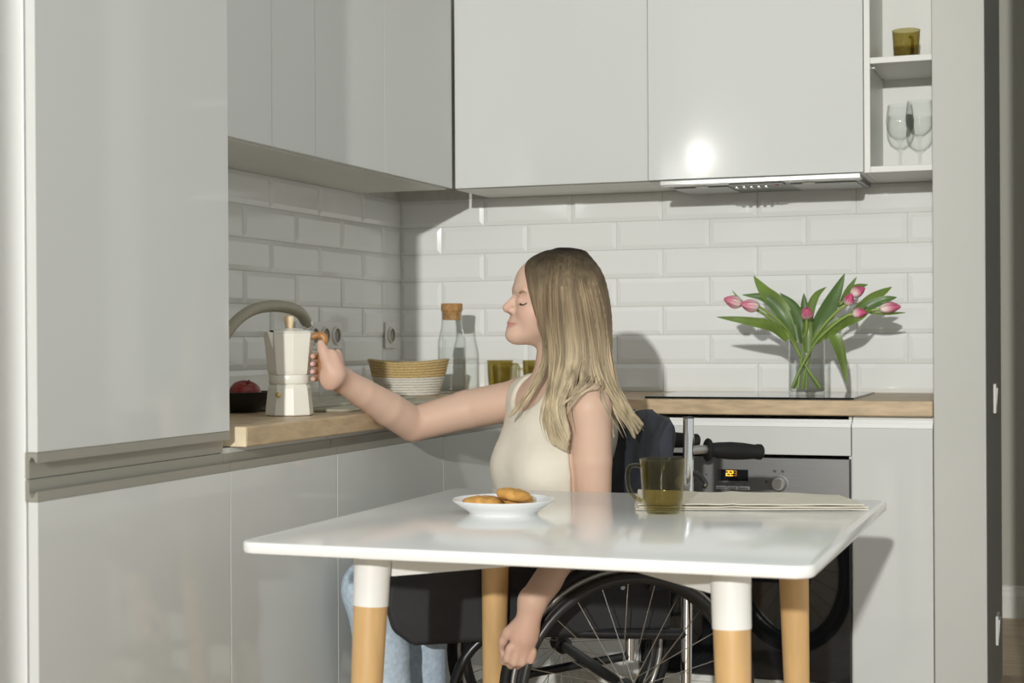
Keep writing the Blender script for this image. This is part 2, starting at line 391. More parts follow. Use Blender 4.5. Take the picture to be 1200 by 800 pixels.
# wall units, left run -----------------------------------------------
DU=.331
def wall_left_unit(y0,y1,label):
    t=thing('wall_cabinet',label,'cabinet',(.16,(y0+y1)/2,ZU),'wall units')
    box('body',.002,DU-.021,y0+.0005,y1-.0005,ZU,2.26,CARC,t)
    box('door',DU-.019,DU,y0+.001,y1-.001,ZU+.003,2.258,GLOSSU,t,bev=.0012)
wall_left_unit(-2.17,-1.513,'glossy white wall cabinet partly hidden by the tall cabinet')
wall_left_unit(-1.513,-1.281,'slim glossy white wall cabinet, second from the tall cabinet')
wall_left_unit(-1.281,-.851,'glossy white wall cabinet on the left wall above the tap and the sockets')
wall_left_unit(-.851,-.339,'glossy white wall cabinet nearest the inner corner on the left wall')
def wall_back_unit(x0,x1,xd0,label,rot=0,name='wall_cabinet'):
    t=thing(name,label,'cabinet',((x0+x1)/2,-.16,ZU),'wall units')
    box('body',x0+.0005,x1-.0005,-DU+.021,-.002,ZU,2.26,CARC,t)
    V,Fc=box_data(xd0+.001,x1-.001,-DU,-DU+.019,ZU+.003,2.258)
    if rot:
        c=Vector((x1,-DU+.0095,0)); Rm=Matrix.Rotation(rot,4,'Z'); V=[tuple(Rm@(Vector(v)-c)+c) for v in V]
    d=build('door',V,Fc,GLOSSU,t,sm=0); b=d.modifiers.new('bevel','BEVEL'); b.width=.0012; b.segments=2
    return t
wall_back_unit(.332,.966,.336,'glossy white wall cabinet on the back wall above the carafe and mugs')
ht=wall_back_unit(.966,1.606,.967,'glossy white wall cabinet housing the cooker hood',rot=.013)
# open shelf unit
t=thing('shelf_unit','open white shelf unit with wine glasses beside the pillar','shelf',(1.71,-.16,ZU),'wall units')
x0,x1=1.607,PXR-.002
box('side_panel',x0,x0+.018,-DU,-.004,ZU,2.26,CARC,t); box('side_panel',x1-.016,x1,-DU,-.004,ZU,2.26,CARC,t)
box('back_panel',x0+.018,x1-.016,-.012,-.004,ZU+.018,2.242,CARC,t,bev=0)
for z in (ZU,1.858,2.242): box('shelf',x0+.018,x1-.016,-DU,-.004 if z in (ZU,2.242) else -.012,z,z+.018,CARC,t)
for y in (-.28,-.05): lathe('shelf_pin',[(0,0),(.003,0),(.003,.008),(0,.008)],(x0+.018,y,1.854),BRIGHT,t,n=10,axis=(1,0,0))
# hood ---------------------------------------------------------------
t=thing('cooker_hood','flat stainless pull-out cooker hood with five switches under a wall cabinet','hood',(1.29,-.2,ZU-.03))
hx0,hx1=1.005,1.598
box('body',hx0+.01,hx1-.01,-.30,-.03,ZU-.016,ZU-.001,STEEL,t)
box('front_lip',hx0,hx1,-DU-.016,-.301,ZU-.016,ZU-.001,BRIGHT,t,bev=.002)
cpn=box('switch_panel',1.21,1.372,-.325,-.285,ZU-.022,ZU-.0165,mat('grey_panel',(.22,.22,.21),.4),t,bev=.001)
for i in range(5): box('switch',1.228+i*.022,1.236+i*.022,-.316,-.294,ZU-.029,ZU-.022,BRIGHT,t,bev=.0015)
lathe('indicator_light',[(0,0),(.0045,0),(.0045,.004),(0,.004)],(1.35,-.305,ZU-.0255),mat('red_indicator',(.4,.05,.03),.3),t,n=14)
FILT=mat('hood_filter',(.34,.34,.32),.4,metal=.8)
for x0_,x1_ in ((1.03,1.195),(1.385,1.575)): box('filter_panel',x0_,x1_,-.27,-.06,ZU-.019,ZU-.0165,FILT,t,bev=.001)
for xx in (1.12,1.44): lathe('lamp_lens',[(0,-.004),(.018,-.003),(.02,0),(0,0)],(xx,-.285,ZU-.0165),WHITE,t,n=20)
# sockets --------------------------------------------------------------
def socket(name,label,ys,z0,z1,w=.072):
    t=thing(name,label,'socket',(.004,sum(ys)/len(ys),z0),'wall sockets')
    ya,yb=min(ys)-w/2-.006,max(ys)+w/2+.006
    box('frame',.0065,.013,ya,yb,z0,z1,WHITE,t,bev=.002)
    for y in ys:
        lathe('socket_ring',[(.0215,.004),(.0225,.008),(.0265,.008),(.028,.003)],(.011,y,(z0+z1)/2),WHITE,t,n=28,axis=(1,0,0))
        lathe('socket_well',[(0,0),(.0215,0),(.0215,.004)],(.0132,y,(z0+z1)/2),mat('socket_recess',(.36,.34,.29),.5),t,n=28,axis=(1,0,0))
socket('wall_socket','row of white wall sockets behind the coffee pot',[-.525,-.600,-.675,-.750],1.044,1.128)
socket('wall_socket','single white wall socket near the inner corner above the basket',[-.110],1.043,1.132)
# pillar switches
def plate(name,label,y,z,h=.085):
    t=thing(name,label,'switch',(1.956,y,z),'wall switches')
    box('frame',1.955,1.963,y-.043,y+.043,z-h/2,z+h/2,WHITE,t,bev=.002)
    V,Fc=prism_data([(1.963,z-.03),(1.967,z+.03),(1.963,z+.03)],1,y-.03,y+.03); build('rocker',V,Fc,WHITE,t,sm=0)
plate('light_switch','white light switch high on the shaded side of the pillar',-.185,.893)
plate('light_switch','white switch plate low on the shaded side of the pillar',-.12,.215)

# ------------------------------------------------------------------ hob
t=thing('hob','black glass hob on the back worktop under the tulip vase','hob',(1.3,-.32,ZW))
V,Fc=prism_data(rounded_rect(1.015,1.605,-.575,-.09,.006),2,ZW+.0003,ZW+.0063); o=build('glass_top',V,Fc,BLACKG,t,sm=0)
# ------------------------------------------------------------------ dining table
TX0,TX1,TY0,TY1,TZ=.828,1.808,-2.565,-1.562,.73
t=thing('dining_table','square white table with rounded corners and splayed wooden legs in front of the woman','table',((TX0+TX1)/2,(TY0+TY1)/2,0))
def slab(x0,x1,y0,y1,z0,z1,r,bv=.006):
    V=[];Fc=[];n=None
    for z,ins in ((z0,bv),(z0+bv*.3,bv*.3),(z0+bv,0),(z1-bv*.6,0),(z1-bv*.15,bv*.3),(z1,bv)):
        ring=rounded_rect(x0+ins,x1-ins,y0+ins,y1-ins,r-ins,8); n=len(ring); V+=[(x,y,z) for x,y in ring]
    for i in range(5):
        for k in range(n): Fc.append((i*n+k,i*n+(k+1)%n,(i+1)*n+(k+1)%n,(i+1)*n+k))
    Fc.append(tuple(range(n))[::-1]); Fc.append(tuple(5*n+k for k in range(n))); return V,Fc
V,Fc=slab(TX0,TX1,TY0,TY1,TZ-.021,TZ,.035); build('tabletop',V,Fc,TABLEM,t,sm=40)
legs={'A':((1.003,-2.385),(-.016,-.03)),'B':((1.650,-2.405),(.016,-.03)),'C':((.980,-1.70),(-.02,.03)),'D':((1.630,-1.70),(.005,.03))}
for k_,((lx,ly),(sx,sy)) in legs.items():
    def at(z,lx=lx,ly=ly,sx=sx,sy=sy): f_=(TZ-.021-z)/.709; return np.array([lx+sx*f_*1.4,ly+sy*f_*1.4,z])
    zs=.602
    lg=tube('leg',[at(zs+.001),at(.45),at(.25),at(0.0)],[.0305,.028,.0245,.019],BEECH,t,n=28)
    tube('leg_sleeve',[at(TZ-.0215),at(.66),at(zs)],[.034,.0325,.0318],TABLEL,lg,n=28)
for a,b in (('A','D'),('B','C')):
    p,q=np.array(legs[a][0]),np.array(legs[b][0]); dd=(q-p)/np.linalg.norm(q-p); nn=np.array([-dd[1],dd[0]])*.012
    p=p+dd*.03; q=q-dd*.03
    poly=[p+nn,q+nn,q-nn,p-nn]; V,Fc=prism_data([tuple(v) for v in poly],2,.652 if a=='A' else .6525,TZ-.0215); build('brace',V,Fc,TABLEL,t,sm=0)
# plate and cookies
pc=onz(587,601,TZ); pc[1]+=.003; pc[0]+=.004
t=tag(lathe('plate',[(0,.004),(.060,.004),(.064,.003),(.064,0),(.067,0),(.069,.004),(.085,.014),(.1005,.0255),(.1015,.0275),(.1005,.0285),(.098,.0275),(.083,.0175),(.066,.009),(0,.009)],(pc[0],pc[1],TZ),CERAMIC,None,n=64,sm=50),'white plate holding three golden cookies on the dining table','plate')
def cookie(name,label,c,rx,rz,tilt,rot,seed):
    rs=np.random.RandomState(seed); n=36; V=[];Fc=[]
    prof=[(0,-1),(.6,-.98),(.88,-.8),(1,-.25),(.97,.25),(.85,.62),(.6,.85),(.3,.97),(0,1)]
    ph=rs.rand(6)*6.28
    for i,(r,h) in enumerate(prof):
        for k in range(n):
            a=2*PI*k/n; w=1+.03*math.sin(3*a+ph[0])+.025*math.sin(5*a+ph[1])+.015*math.sin(11*a+ph[2])
            crack=.10*math.exp(-(((a-ph[3])%(2*PI))-.3)**2/.02)+.1*math.exp(-(((a-ph[4])%(2*PI))-.3)**2/.02)
            hh=h*rz*(1-(crack*2 if h>.5 and r>.2 else 0))+ (rs.randn()*.0006)
            V.append((r*rx*w*math.cos(a),r*rx*w*math.sin(a),hh))
    for i in range(len(prof)-1):
        for k in range(n): Fc.append((i*n+k,i*n+(k+1)%n,(i+1)*n+(k+1)%n,(i+1)*n+k))
    Rm=Matrix.Rotation(rot,4,'Z')@Matrix.Rotation(tilt,4,'Y')
    V=[tuple(Rm@Vector(v)+Vector(c)) for v in V]
    return tag(build(name,V,Fc,COOKIE,None,sm=60,recenter=True),label,'cookie','cookies on the plate')
px_=1/595
cookie('cookie','pale golden cookie lying flat at the left of the plate',(pc[0]-.036*.94,pc[1]-.036*.34-.012,TZ+.0225),.040,.0125,0,0,3)
cookie('cookie','small golden cookie lying flat between the other two cookies',(pc[0]+.012,pc[1]+.045,TZ+.0215),.034,.011,.0,1,5)
cookie('cookie','darker cracked cookie leaning on the other cookies at the right',(pc[0]+.022,pc[1]-.0,TZ+.0375),.035,.011,.16,.35,9)
# mugs -----------------------------------------------------------------
def mug(label,c,s=1.0,hdir=(1,0),group='amber glass mugs'):
    t=thing('glass_mug',label,'mug',c,group); c=np.array(c)
    prof=[(0,.0),(.030,.0),(.033,.002),(.0365,.010),(.040,.030),(.0425,.065),(.0445,.102),(.0455,.105),(.0440,.106),(.0425,.102),(.0402,.065),(.0378,.030),(.034,.018),(.028,.0145),(0,.0135)]
    lathe('bowl',[(r*s,h*s) for r,h in prof],c+np.array([0,0,.0003]),GLASSA,t,n=48,sm=60)
    h=np.array([hdir[0],hdir[1],0.]); h/=np.linalg.norm(h)
    P=[c+h*a*s+np.array([0,0,b*s]) for a,b in ((.0415,.091),(.052,.0935),(.064,.091),(.0685,.080),(.0685,.060),(.064,.042),(.054,.030),(.0405,.024))]
    tube('handle',catmull(P,5),.0055*s,GLASSA,t,n=12,flat=.75)
    return t
mc=onz(777,602,TZ); mc=mc+np.array([-.005,.018,0])
mug('amber glass mug standing alone at the front of the dining table',(mc[0],mc[1],TZ),1.0,(-.95,-.30))
ma=ony(586,440,-.12); mug('amber glass mug on the worktop beside the water carafe',(ma[0],ma[1],ZW),.97,(.93,.0))
mb=ony(628,440,-.12); mug('amber glass mug on the worktop half hidden behind the face',(mb[0],mb[1],ZW),.97,(.93,.2))
sa=ony(1062,66,-.20); mug('amber glass mug on the upper shelf of the open unit',(sa[0],-.20,1.876),.9,(.2,1))
# napkin ---------------------------------------------------------------
NA=[np.array(p) for p in ((1.352,-1.895),(1.792,-1.768),(1.715,-1.590),(1.275,-1.612))]
def cloth(z,amp,seed,shrink,th=.0022,nu=40,nv=16):
    rs=np.random.RandomState(seed); ph=rs.rand(8)*6.28; top=[];Fc=[]
    for j in range(nv+1):
        for i in range(nu+1):
            u_,v_=i/nu,j/nv; uu=shrink+(1-2*shrink)*u_; vv=shrink*.5+(1-shrink)*v_
            p=(NA[0]*(1-uu)+NA[1]*uu)*(1-vv)+(NA[3]*(1-uu)+NA[2]*uu)*vv
            h=amp*(.5+.5*math.sin(9*u_+3*v_+ph[0]))*(.4+.6*v_*v_)+amp*.5*(.5+.5*math.sin(23*u_-5*v_+ph[1]))+amp*1.8*math.exp(-((u_-.42-.06*v_)/.03)**2)*.5
            p=p+np.array([math.sin(7*v_+ph[2]),math.sin(11*u_+ph[3])])*.0025
            top.append((p[0],p[1],z+h))
    n=len(top); V=[(x,y,zz+th) for x,y,zz in top]+top
    W_=nu+1
    for j in range(nv):
        for i in range(nu):
            a=j*W_+i; Fc.append((a,a+1,a+1+W_,a+W_)); Fc.append((n+a,n+a+W_,n+a+1+W_,n+a+1))
    for i in range(nu): Fc.append((i,n+i,n+i+1,i+1)); a=nv*W_+i; Fc.append((a,a+1,n+a+1,n+a))
    for j in range(nv): a=j*W_; Fc.append((a,a+W_,n+a+W_,n+a)); a=j*W_+nu; Fc.append((a,n+a,n+a+W_,a+W_))
    return V,Fc
t=thing('napkin','folded beige linen napkin lying flat at the back edge of the dining table','napkin',(1.53,-1.72,TZ))
for i,(z,a,sh) in enumerate(((TZ+.0006,.0004,.0),(TZ+.0042,.0010,.006),(TZ+.0085,.0022,.012))):
    V,Fc=cloth(z,a,11+i,sh); build('fold',V,Fc,LINEN,t,sm=60)
# ------------------------------------------------------------------ coffee pot
PC=np.array([.476,-1.705,ZW+.0004])
t=thing('moka_pot','cream faceted stovetop coffee pot with wooden knob gripped by the woman','coffee pot',tuple(PC))
HD=np.array([.965,.26,0.]); HD/=np.linalg.norm(HD); a0=math.atan2(HD[1],HD[0])+PI/8
def facet(rings,n=8,squash=1.0):
    V=[];Fc=[]
    for r,h in rings:
        for k in range(n):
            a=a0+2*PI*k/n; V.append((PC[0]+r*math.cos(a),PC[1]+r*math.sin(a),PC[2]+h*.955))
    for i in range(len(rings)-1):
        for k in range(n): Fc.append((i*n+k,i*n+(k+1)%n,(i+1)*n+(k+1)%n,(i+1)*n+k))
    Fc.append(tuple(range(n))[::-1]); Fc.append(tuple((len(rings)-1)*n+k for k in range(n))); return V,Fc
def bev(o,w=.002,s=3):
    m=o.modifiers.new('bevel','BEVEL'); m.width=w; m.segments=s; m.limit_method='ANGLE'; m.angle_limit=math.radians(20); return o
V,Fc=facet([(.0515,0),(.0565,.002),(.0560,.008),(.0500,.066),(.0475,.0745),(.045,.0765)]); base=bev(build('boiler',V,Fc,POTM,t,sm=0),.0018)
lathe('collar',[(0.0425, 0.0726), (0.0455, 0.0735), (0.0468, 0.0764), (0.0468, 0.0907), (0.046, 0.0936), (0.0425, 0.0941)],PC,POTM,t,n=48)
V,Fc=facet([(.0445,.098),(.0480,.099),(.0500,.108),(.0575,.183),(.0595,.1965),(.0585,.198)]); bev(build('upper_jug',V,Fc,POTM,t,sm=0),.0018)
V,Fc=facet([(.0590,.1983),(.0590,.2005),(.0560,.2025),(.030,.2085),(.012,.2105)]); lid=bev(build('lid',V,Fc,POTM,t,sm=0),.001)
lathe('knob',[(0, 0.2005), (0.0085, 0.2005), (0.0085, 0.2034), (0.0115, 0.2158), (0.0122, 0.2235), (0.0108, 0.2278), (0, 0.2287)],PC,mat('light_wood',(.80,.62,.38),.5),lid,n=28)
# spout: short V beak on the left side
sd=-np.array([.80,.60,0.]); sd=np.array([-.29,-.956,0.]); sp=np.cross(np.array([0,0,1.]),sd)
V=[PC+sd*.046+sp*.016+np.array([0,0,.1896]),PC+sd*.046-sp*.016+np.array([0,0,.1896]),PC+sd*.069+np.array([0,0,.1925]),PC+sd*.0505+np.array([0,0,.148])]
build('spout',V,[(0,1,2),(0,2,3),(1,3,2),(0,3,1)],POTM,t,sm=0)
V,Fc=lathe_data([(0,0),(.0055,0),(.004,.004),(0,.0045)],PC+sd*.058+sp*.002+np.array([0,0,.1916]),16); V=[tuple(np.array(v)) for v in V]; build('spout_opening',V,Fc,BLACK,t)
vd=np.array([-.30,-.954,0.]); vd=np.array([-.16,-.987,0.])
rc=np.array(ray(321.5,450)); vv=-rc*np.array([1,1,0]); vv/=np.linalg.norm(vv)
vp=PC+np.array([0,0,.049]); vp=vp+vv*.0495+np.cross(vv,np.array([0,0,1.0]))*(+.026)
lathe('safety_valve',[(0,.0),(.0062,.0),(.0062,.003),(.0045,.004),(.0035,.0075),(0,.008)],vp,mat('brass',(.62,.45,.18),.3,metal=1),base,n=18,axis=vv)
# handle: arm out of the top rim, then a wooden grip going down
B=PC+HD*.076
P=[PC+HD*.052+np.array([0,0,.180]),PC+HD*.070+np.array([0,0,.1835]),PC+HD*.082+np.array([0,0,.176]),B+np.array([0,0,.15]),B+np.array([0,0,.11]),B+HD*.001+np.array([0,0,.090]),B+HD*.003+np.array([0,0,.078])]
tube('handle',catmull(P,5),[.008]*6+[.0095]*20+[.0095,.009,.008,.006,.003],mat('handle_wood',(.42,.20,.07),.4,noise=(20,.2,(1,1,.3))),t,n=14)
# fruit bowl
bc=onz(283,483,ZW); bc[2]=ZW
t=tag(lathe('fruit_bowl',[(0,0),(.035,0),(.040,.003),(.065,.022),(.078,.045),(.0795,.049),(.0775,.050),(.062,.026),(.04,.009),(0,.007)],tuple(bc),mat('black_bowl',(.012,.010,.010),.3),None,n=48),'dark round bowl half hidden behind the tall cabinet','bowl')
def apple(label,c,R,tilt):
    t=thing('apple',label,'apple',tuple(c),'fruit in the bowl'); prof=[]
    for i in range(25):
        a=PI*i/24; r=math.sin(a); h=-math.cos(a)
        rr=R*(r*(1.02+.05*h)); hh=R*(.90*h - .22*math.exp(-(r/.30)**2)*(1 if h>0 else -.6)); prof.append((rr,hh+R*.9))
    ax=(math.sin(tilt),-.2,math.cos(tilt)); V,Fc=lathe_data(prof,c,32,ax); z0=min(v[2] for v in V); V=[(v[0],v[1],v[2]+c[2]-z0) for v in V]
    build('flesh',V,Fc,mat('apple_skin',(.23,.018,.014),.28,noise=(14,.45,(1,1,.5))),t,sm=60)
    a_=np.array(ax)/np.linalg.norm(ax); top=np.array(c)+a_*R*1.42
    tube('stalk',[top,top+a_*.012,top+a_*.02+np.array([.004,0,0])],[.0015,.0015,.002],mat('stalk',(.12,.08,.04),.8),t,n=6)
apple('red apple lying in the dark bowl beside the coffee pot',bc+np.array([.004,.0,.0075]),.039,.3)
# basket --------------------------------------------------------------
kc=onz(482,462,ZW); kc[1]=-.46; kc=ony(479,462,-.46); kc[2]=ZW
t=thing('basket','round coiled rope basket with a jute band over a white band on the corner worktop','basket',tuple(kc))
def coil(name,z0,z1,r0,r1,n,m,inner=.009):
    prof=[]; K=n
    for i in range(K):
        for j in range(6):
            f=(i+j/6)/K; z=z0+(z1-z0)*f; r=r0+(r1-r0)*f; prof.append((r+.0028*abs(math.sin(PI*(j/6))),z))
    prof.append((r1,z1)); prof+= [(r1-inner,z1),(r0-inner,z0+.002)]
    V,Fc=lathe_data(prof,kc,72)
    V=[(v[0],v[1],v[2]+(.0055*math.sin(2*math.atan2(v[1]-kc[1],v[0]-kc[0])+.8)*((v[2]-ZW)/.11)**2)) for v in V]
    return build(name,V,Fc,m,t,sm=80)
coil('white_band',.0005,.057,.090,.112,7,ROPE); coil('jute_band',.057,.108,.112,.125,6,JUTE)
V,Fc=lathe_data([(0,.001),(.088,.001),(.088,.006),(0,.006)],kc,40); build('bottom',V,Fc,ROPE,t)
# carafe ----------------------------------------------------------------
bc=ony(530,463,-.28); bc=np.array([bc[0],bc[1],ZW])
t=thing('water_carafe','clear glass carafe with cork stopper and water behind the basket','carafe',tuple(bc))
sc=.0455/.0455
outer=[(0,0),(.041,0),(.0445,.003),(.0455,.010),(.0455,.062),(.0459,.064),(.0459,.068),(.0452,.071),(.0459,.074),(.0459,.080),(.0452,.083),(.0455,.086),(.0455,.155),(.0445,.168),(.037,.200),(.0338,.216),(.0330,.228),(.0330,.256),(.0345,.260)]
inner=[(.0325,.260),(.0312,.256),(.0312,.228),(.032,.216),(.0352,.200),(.0425,.168),(.0432,.155),(.0432,.012),(.039,.006),(0,.006)]
lathe('glass_body',outer+inner,bc,GLASSC,t,n=56,sm=60)
lathe('water',[(0,.0075),(.038,.0075),(.0422,.013),(.0422,.146),(0,.146)],bc,WATER,t,n=48)
lathe('cork_stopper',[(0,.234),(.0298,.234),(.0305,.258),(.0320,.262),(.0342,.264),(.0345,.283),(.0330,.287),(0,.287)],bc,CORK,t,n=36)
# ------------------------------------------------------------------ wine glasses
def wine(label,c,s=1.0):
    prof=[(0,0),(.034,0),(.0345,.0015),(.030,.003),(.010,.006),(.0045,.010),(.0036,.02),(.0036,.075),(.0050,.088),(.012,.094),(.026,.106),(.0345,.126),(.0365,.148),(.0345,.175),(.0315,.200),(.0307,.200),(.0336,.175),(.0355,.148),(.0335,.127),(.025,.1075),(.010,.0965),(0,.0950)]
    t=thing('wine_glass',label,'wine glass',tuple(c),'wine glasses on the shelf')
    lathe('bowl',[(r*s*(1.12 if h>.09 else 1),h*s*.985) for r,h in prof[7:]],c,GLASSC,t,n=40,sm=70); lathe('stem',[(r*s,h*s) for r,h in prof[2:8]],c,GLASSC,t,n=24,sm=70)
    lathe('foot',[(r*s,h*s) for r,h in prof[:3]],c,GLASSC,t,n=36,sm=70)
z=ZU+.0185
g=ony(1055,190,-.15); wine('clear wine glass at the left on the open shelf',np.array([g[0],-.15,z]))
g=ony(1078,190,-.225); wine('clear wine glass at the right on the open shelf, nearest the pillar',np.array([g[0],-.225,z]),.99)
# ------------------------------------------------------------------ vase with tulips
vc=np.array([1.458,-.445,ZW+.0068])
t=thing('vase','straight clear glass vase of water holding the pink tulips on the hob','vase',tuple(vc))
lathe('glass_body',[(0,0),(.0495,0),(.0515,.002),(.0515,.172),(.0505,.1735),(.0492,.172),(.0492,.016),(.046,.012),(0,.012)],vc,GLASSC,t,n=56,sm=50)
lathe('water',[(0,.0125),(.045,.0125),(.0485,.017),(.0485,.086),(0,.086)],vc,WATER,t,n=48)
VD=float((vc-CAM)@fw)
def vp(x,y,d=0): return PX(x,y,VD+d)
def petal_mesh(c,axis,side,Lh,wd,lean):
    ax=np.array(axis)/np.linalg.norm(axis); sd=np.array(side)-ax*(np.array(side)@ax); sd/=np.linalg.norm(sd); tn=np.cross(ax,sd)
    V=[];Fc=[];nu,nv=8,4
    for i in range(nu+1):
        f=i/nu; rad=wd*(math.sin(PI*min(1,.10+f*.78))**.7)*(1-.35*f)+lean*f*f; hw=wd*1.05*(math.sin(PI*(.06+.94*f)**.8)**.75 if f<1 else 0.0)
        for j in range(nv+1):
            g_=(j/nv-.5)*2; V.append(np.array(c)+ax*Lh*f+sd*(rad*math.cos(g_*.7)+.001*0)+tn*hw*g_)
    for i in range(nu):
        for j in range(nv): a=i*(nv+1)+j; Fc.append((a,a+1,a+nv+2,a+nv+1))
    return V,Fc
def petal_mat():
    if 'tulip_petal' in MATS: return MATS['tulip_petal']
    m=mat('tulip_petal',(.75,.2,.35),.45,attr='tint',noise=(60,.12,(1,1,1))); b=m.node_tree.nodes['Principled BSDF']; return m
def add_tint(me,cols):
    ca=me.color_attributes.new('tint','FLOAT_COLOR','POINT'); ca.data.foreach_set('color',np.concatenate([cols,np.ones((len(cols),1))],1).astype(np.float32).ravel())
def leaf_data(P,w,nrm,twist=0.4,th=.0012):
    P=catmull(P,8); m=len(P); T=np.gradient(P,axis=0); T/=np.linalg.norm(T,axis=1)[:,None]; V=[];Fc=[]
    n0=np.array(nrm,float)
    for i in range(m):
        f=i/(m-1); hw=w*(math.sin(PI*min(1,(.12+.88*f)))**.8 if f<1 else 0.02)*(1.15-.35*f)
        nn=n0-T[i]*(n0@T[i]); nn/=np.linalg.norm(nn)+1e-9; s_=np.cross(T[i],nn); an=twist*f; 
        s2=s_*math.cos(an)+nn*math.sin(an); n2=nn*math.cos(an)-s_*math.sin(an)
        for g_ in (-1,-.5,0,.5,1): V.append(P[i]+s2*hw*g_+n2*(hw*.35*g_*g_))
    k=len(V); V2=[v-np.array([0,0,th]) for v in V]
    for i in range(m-1):
        for j in range(4): a=i*5+j; Fc.append((a,a+1,a+6,a+5)); Fc.append((k+a,k+a+5,k+a+6,k+a+1))
    for i in range(m-1): a=i*5; Fc.append((a,a+5,k+a+5,k+a)); a=i*5+4; Fc.append((a,k+a,k+a+5,a+5))
    return V+V2,Fc
TOC=-fw
def tulip(label,stem,bl,blen,bw,leaves,pale=.5):
    """stem: px pts (x,y,d) from vase bottom to bloom base; bl: bloom tip (x,y,d)"""
    S=[vp(*p) for p in stem]; t=thing('tulip',label,'tulip',tuple(S[0]),'pink tulips in the vase')
    tube('stem',catmull(S,6),.0042,STEM,t,n=8)
    base=S[-1]; tip=vp(*bl); ax=tip-base; Lh=np.linalg.norm(ax); ax/=Lh
    rs=random.Random(int(bl[0]))
    e=np.cross(ax,[0.3,.5,.8]); e/=np.linalg.norm(e); e2=np.cross(ax,e)
    bloom=None
    for k in range(6):
        a=2*PI*k/6+rs.random()*.2; inn=.86 if k%2 else 1.0
        V,Fc=petal_mesh(base,ax,e*math.cos(a)+e2*math.sin(a),Lh*(1.0 if k%2 else .95),bw*inn,-.004+.004*rs.random())
        o=build('petal',V,Fc,petal_mat(),t,sm=60); o.modifiers.new('solid','SOLIDIFY').thickness=.0008
        me=o.data; W_=np.array([v.co for v in me.vertices])+np.array(origin_of(t)); f=((W_-base)@ax)/Lh
        mid=np.array([(j%5-2)/2 for j in range(len(W_))]); f=np.clip(f,0,1)[:,None]
        pk=np.array([[.60,.055,.19]]); wh=np.array([[.86,.72,.66]]); mixf=np.clip((f-.10)*2.0*(1.15-.40*pale),0,1)*(1-.5*pale*(1-np.abs(mid)[:,None])*0)
        mixf=np.clip(mixf*(1-.45*pale*np.abs(mid)[:,None]),0,1); add_tint(me,wh*(1-mixf)+pk*mixf)
    for (P,w,dk,tw) in leaves:
        V,Fc=leaf_data([vp(*p) for p in P],w*1.35,TOC+np.array([0,0,.35]),tw); build('leaf',V,Fc,LEAFD if dk else LEAF,t,sm=70)
VB=455
tulip('pale pink tulip at the far left of the vase',[(962,VB,.0),(945,430,.0),(925,395,.0),(905,375,-.02),(885,362,-.03),(869,356,-.02)],(848,350,-.02),.05,.0165,
      [([(922,398,0),(905,383,-.03),(875,376,-.05),(840,371,-.05)],.011,0,.2),([(876,362,-.02),(868,353,-.01),(858,340,0)],.004,0,0)],.7)
tulip('pale pink tulip second from the left beside its pale neighbour',[(960,VB,.02),(944,430,.02),(930,398,.01),(915,378,-.03),(900,366,-.05),(889,359,-.06)],(867,356,-.07),.05,.0165,
      [([(930,400,.01),(918,372,.0),(898,350,.02),(870,345,.04)],.012,1,.3),([(932,402,.02),(915,362,.03),(896,342,.02),(883,323,.01)],.017,0,.2)],.75)
tulip('pink tulip facing forward above the middle of the vase',[(935,VB,.0),(938,430,.0),(942,400,-.02),(945,385,-.05),(945,372,-.065)],(945.5,360,-.105),.04,.0155,
      [([(941,402,-.0),(938,378,.01),(929,358,.03),(914,343,.05)],.013,1,.5),([(944,395,.02),(943,365,.03),(942,343,.04)],.010,1,.2),([(947,390,.01),(950,362,.03),(957,346,.04),(968,336,.05)],.009,0,.3),([(946,412,-.03),(946,385,-.03),(948,368,-.01)],.011,0,.1)],.45)
tulip('deep pink tulip pointing down-left, right of the tall leaf',[(930,VB,.01),(940,430,.0),(952,400,-.02),(968,378,-.05),(984,362,-.07),(992,357,-.075)],(998,344,-.09),.04,.0135,
      [([(948,404,.0),(962,378,.0),(977,348,.02),(990,320,.03)],.018,1,-.2),([(952,402,-.02),(972,384,-.04),(990,375,-.05),(1016,358,-.03)],.013,0,.3)],.1)
tulip('pink tulip leaning up to the right behind a green leaf',[(945,VB,.03),(946,430,.02),(955,395,.03),(975,365,.04),(990,352,.04),(998,346,.03)],(1014,337,.03),.045,.0145,
      [([(985,360,.05),(993,342,.06),(1004,324,.07)],.007,0,.1),([(990,352,.05),(1002,338,.06),(1017,333,.07)],.008,0,.2)],.3)
tulip('small deep pink tulip half wrapped in leaves at right of centre',[(928,VB,-.01),(938,432,-.01),(955,402,-.03),(975,382,-.06),(992,370,-.08),(999,368,-.085)],(1016,366,-.10),.035,.0125,
      [([(955,400,-.02),(985,380,-.06),(1005,372,-.09),(1022,362,-.08)],.011,0,-.2),([(965,388,-.03),(976,393,-.05),(985,415,-.05),(992,449,-.04)],.014,0,.2)],.2)
tulip('pink tulip at the far right of the vase',[(940,VB,.02),(944,432,.01),(955,400,.02),(985,376,.0),(1010,366,-.02),(1031,362,-.03)],(1056,359,-.04),.05,.015,
      [([(998,370,.0),(1018,353,.01),(1032,344,.02),(1045,336,.03)],.011,0,.2),([(1000,369,-.01),(1022,357,-.02),(1038,351,-.03),(1051,348,-.03)],.010,1,.1),([(1018,366,-.02),(1040,367,-.03),(1061,366,-.03)],.0035,0,0)],.5)
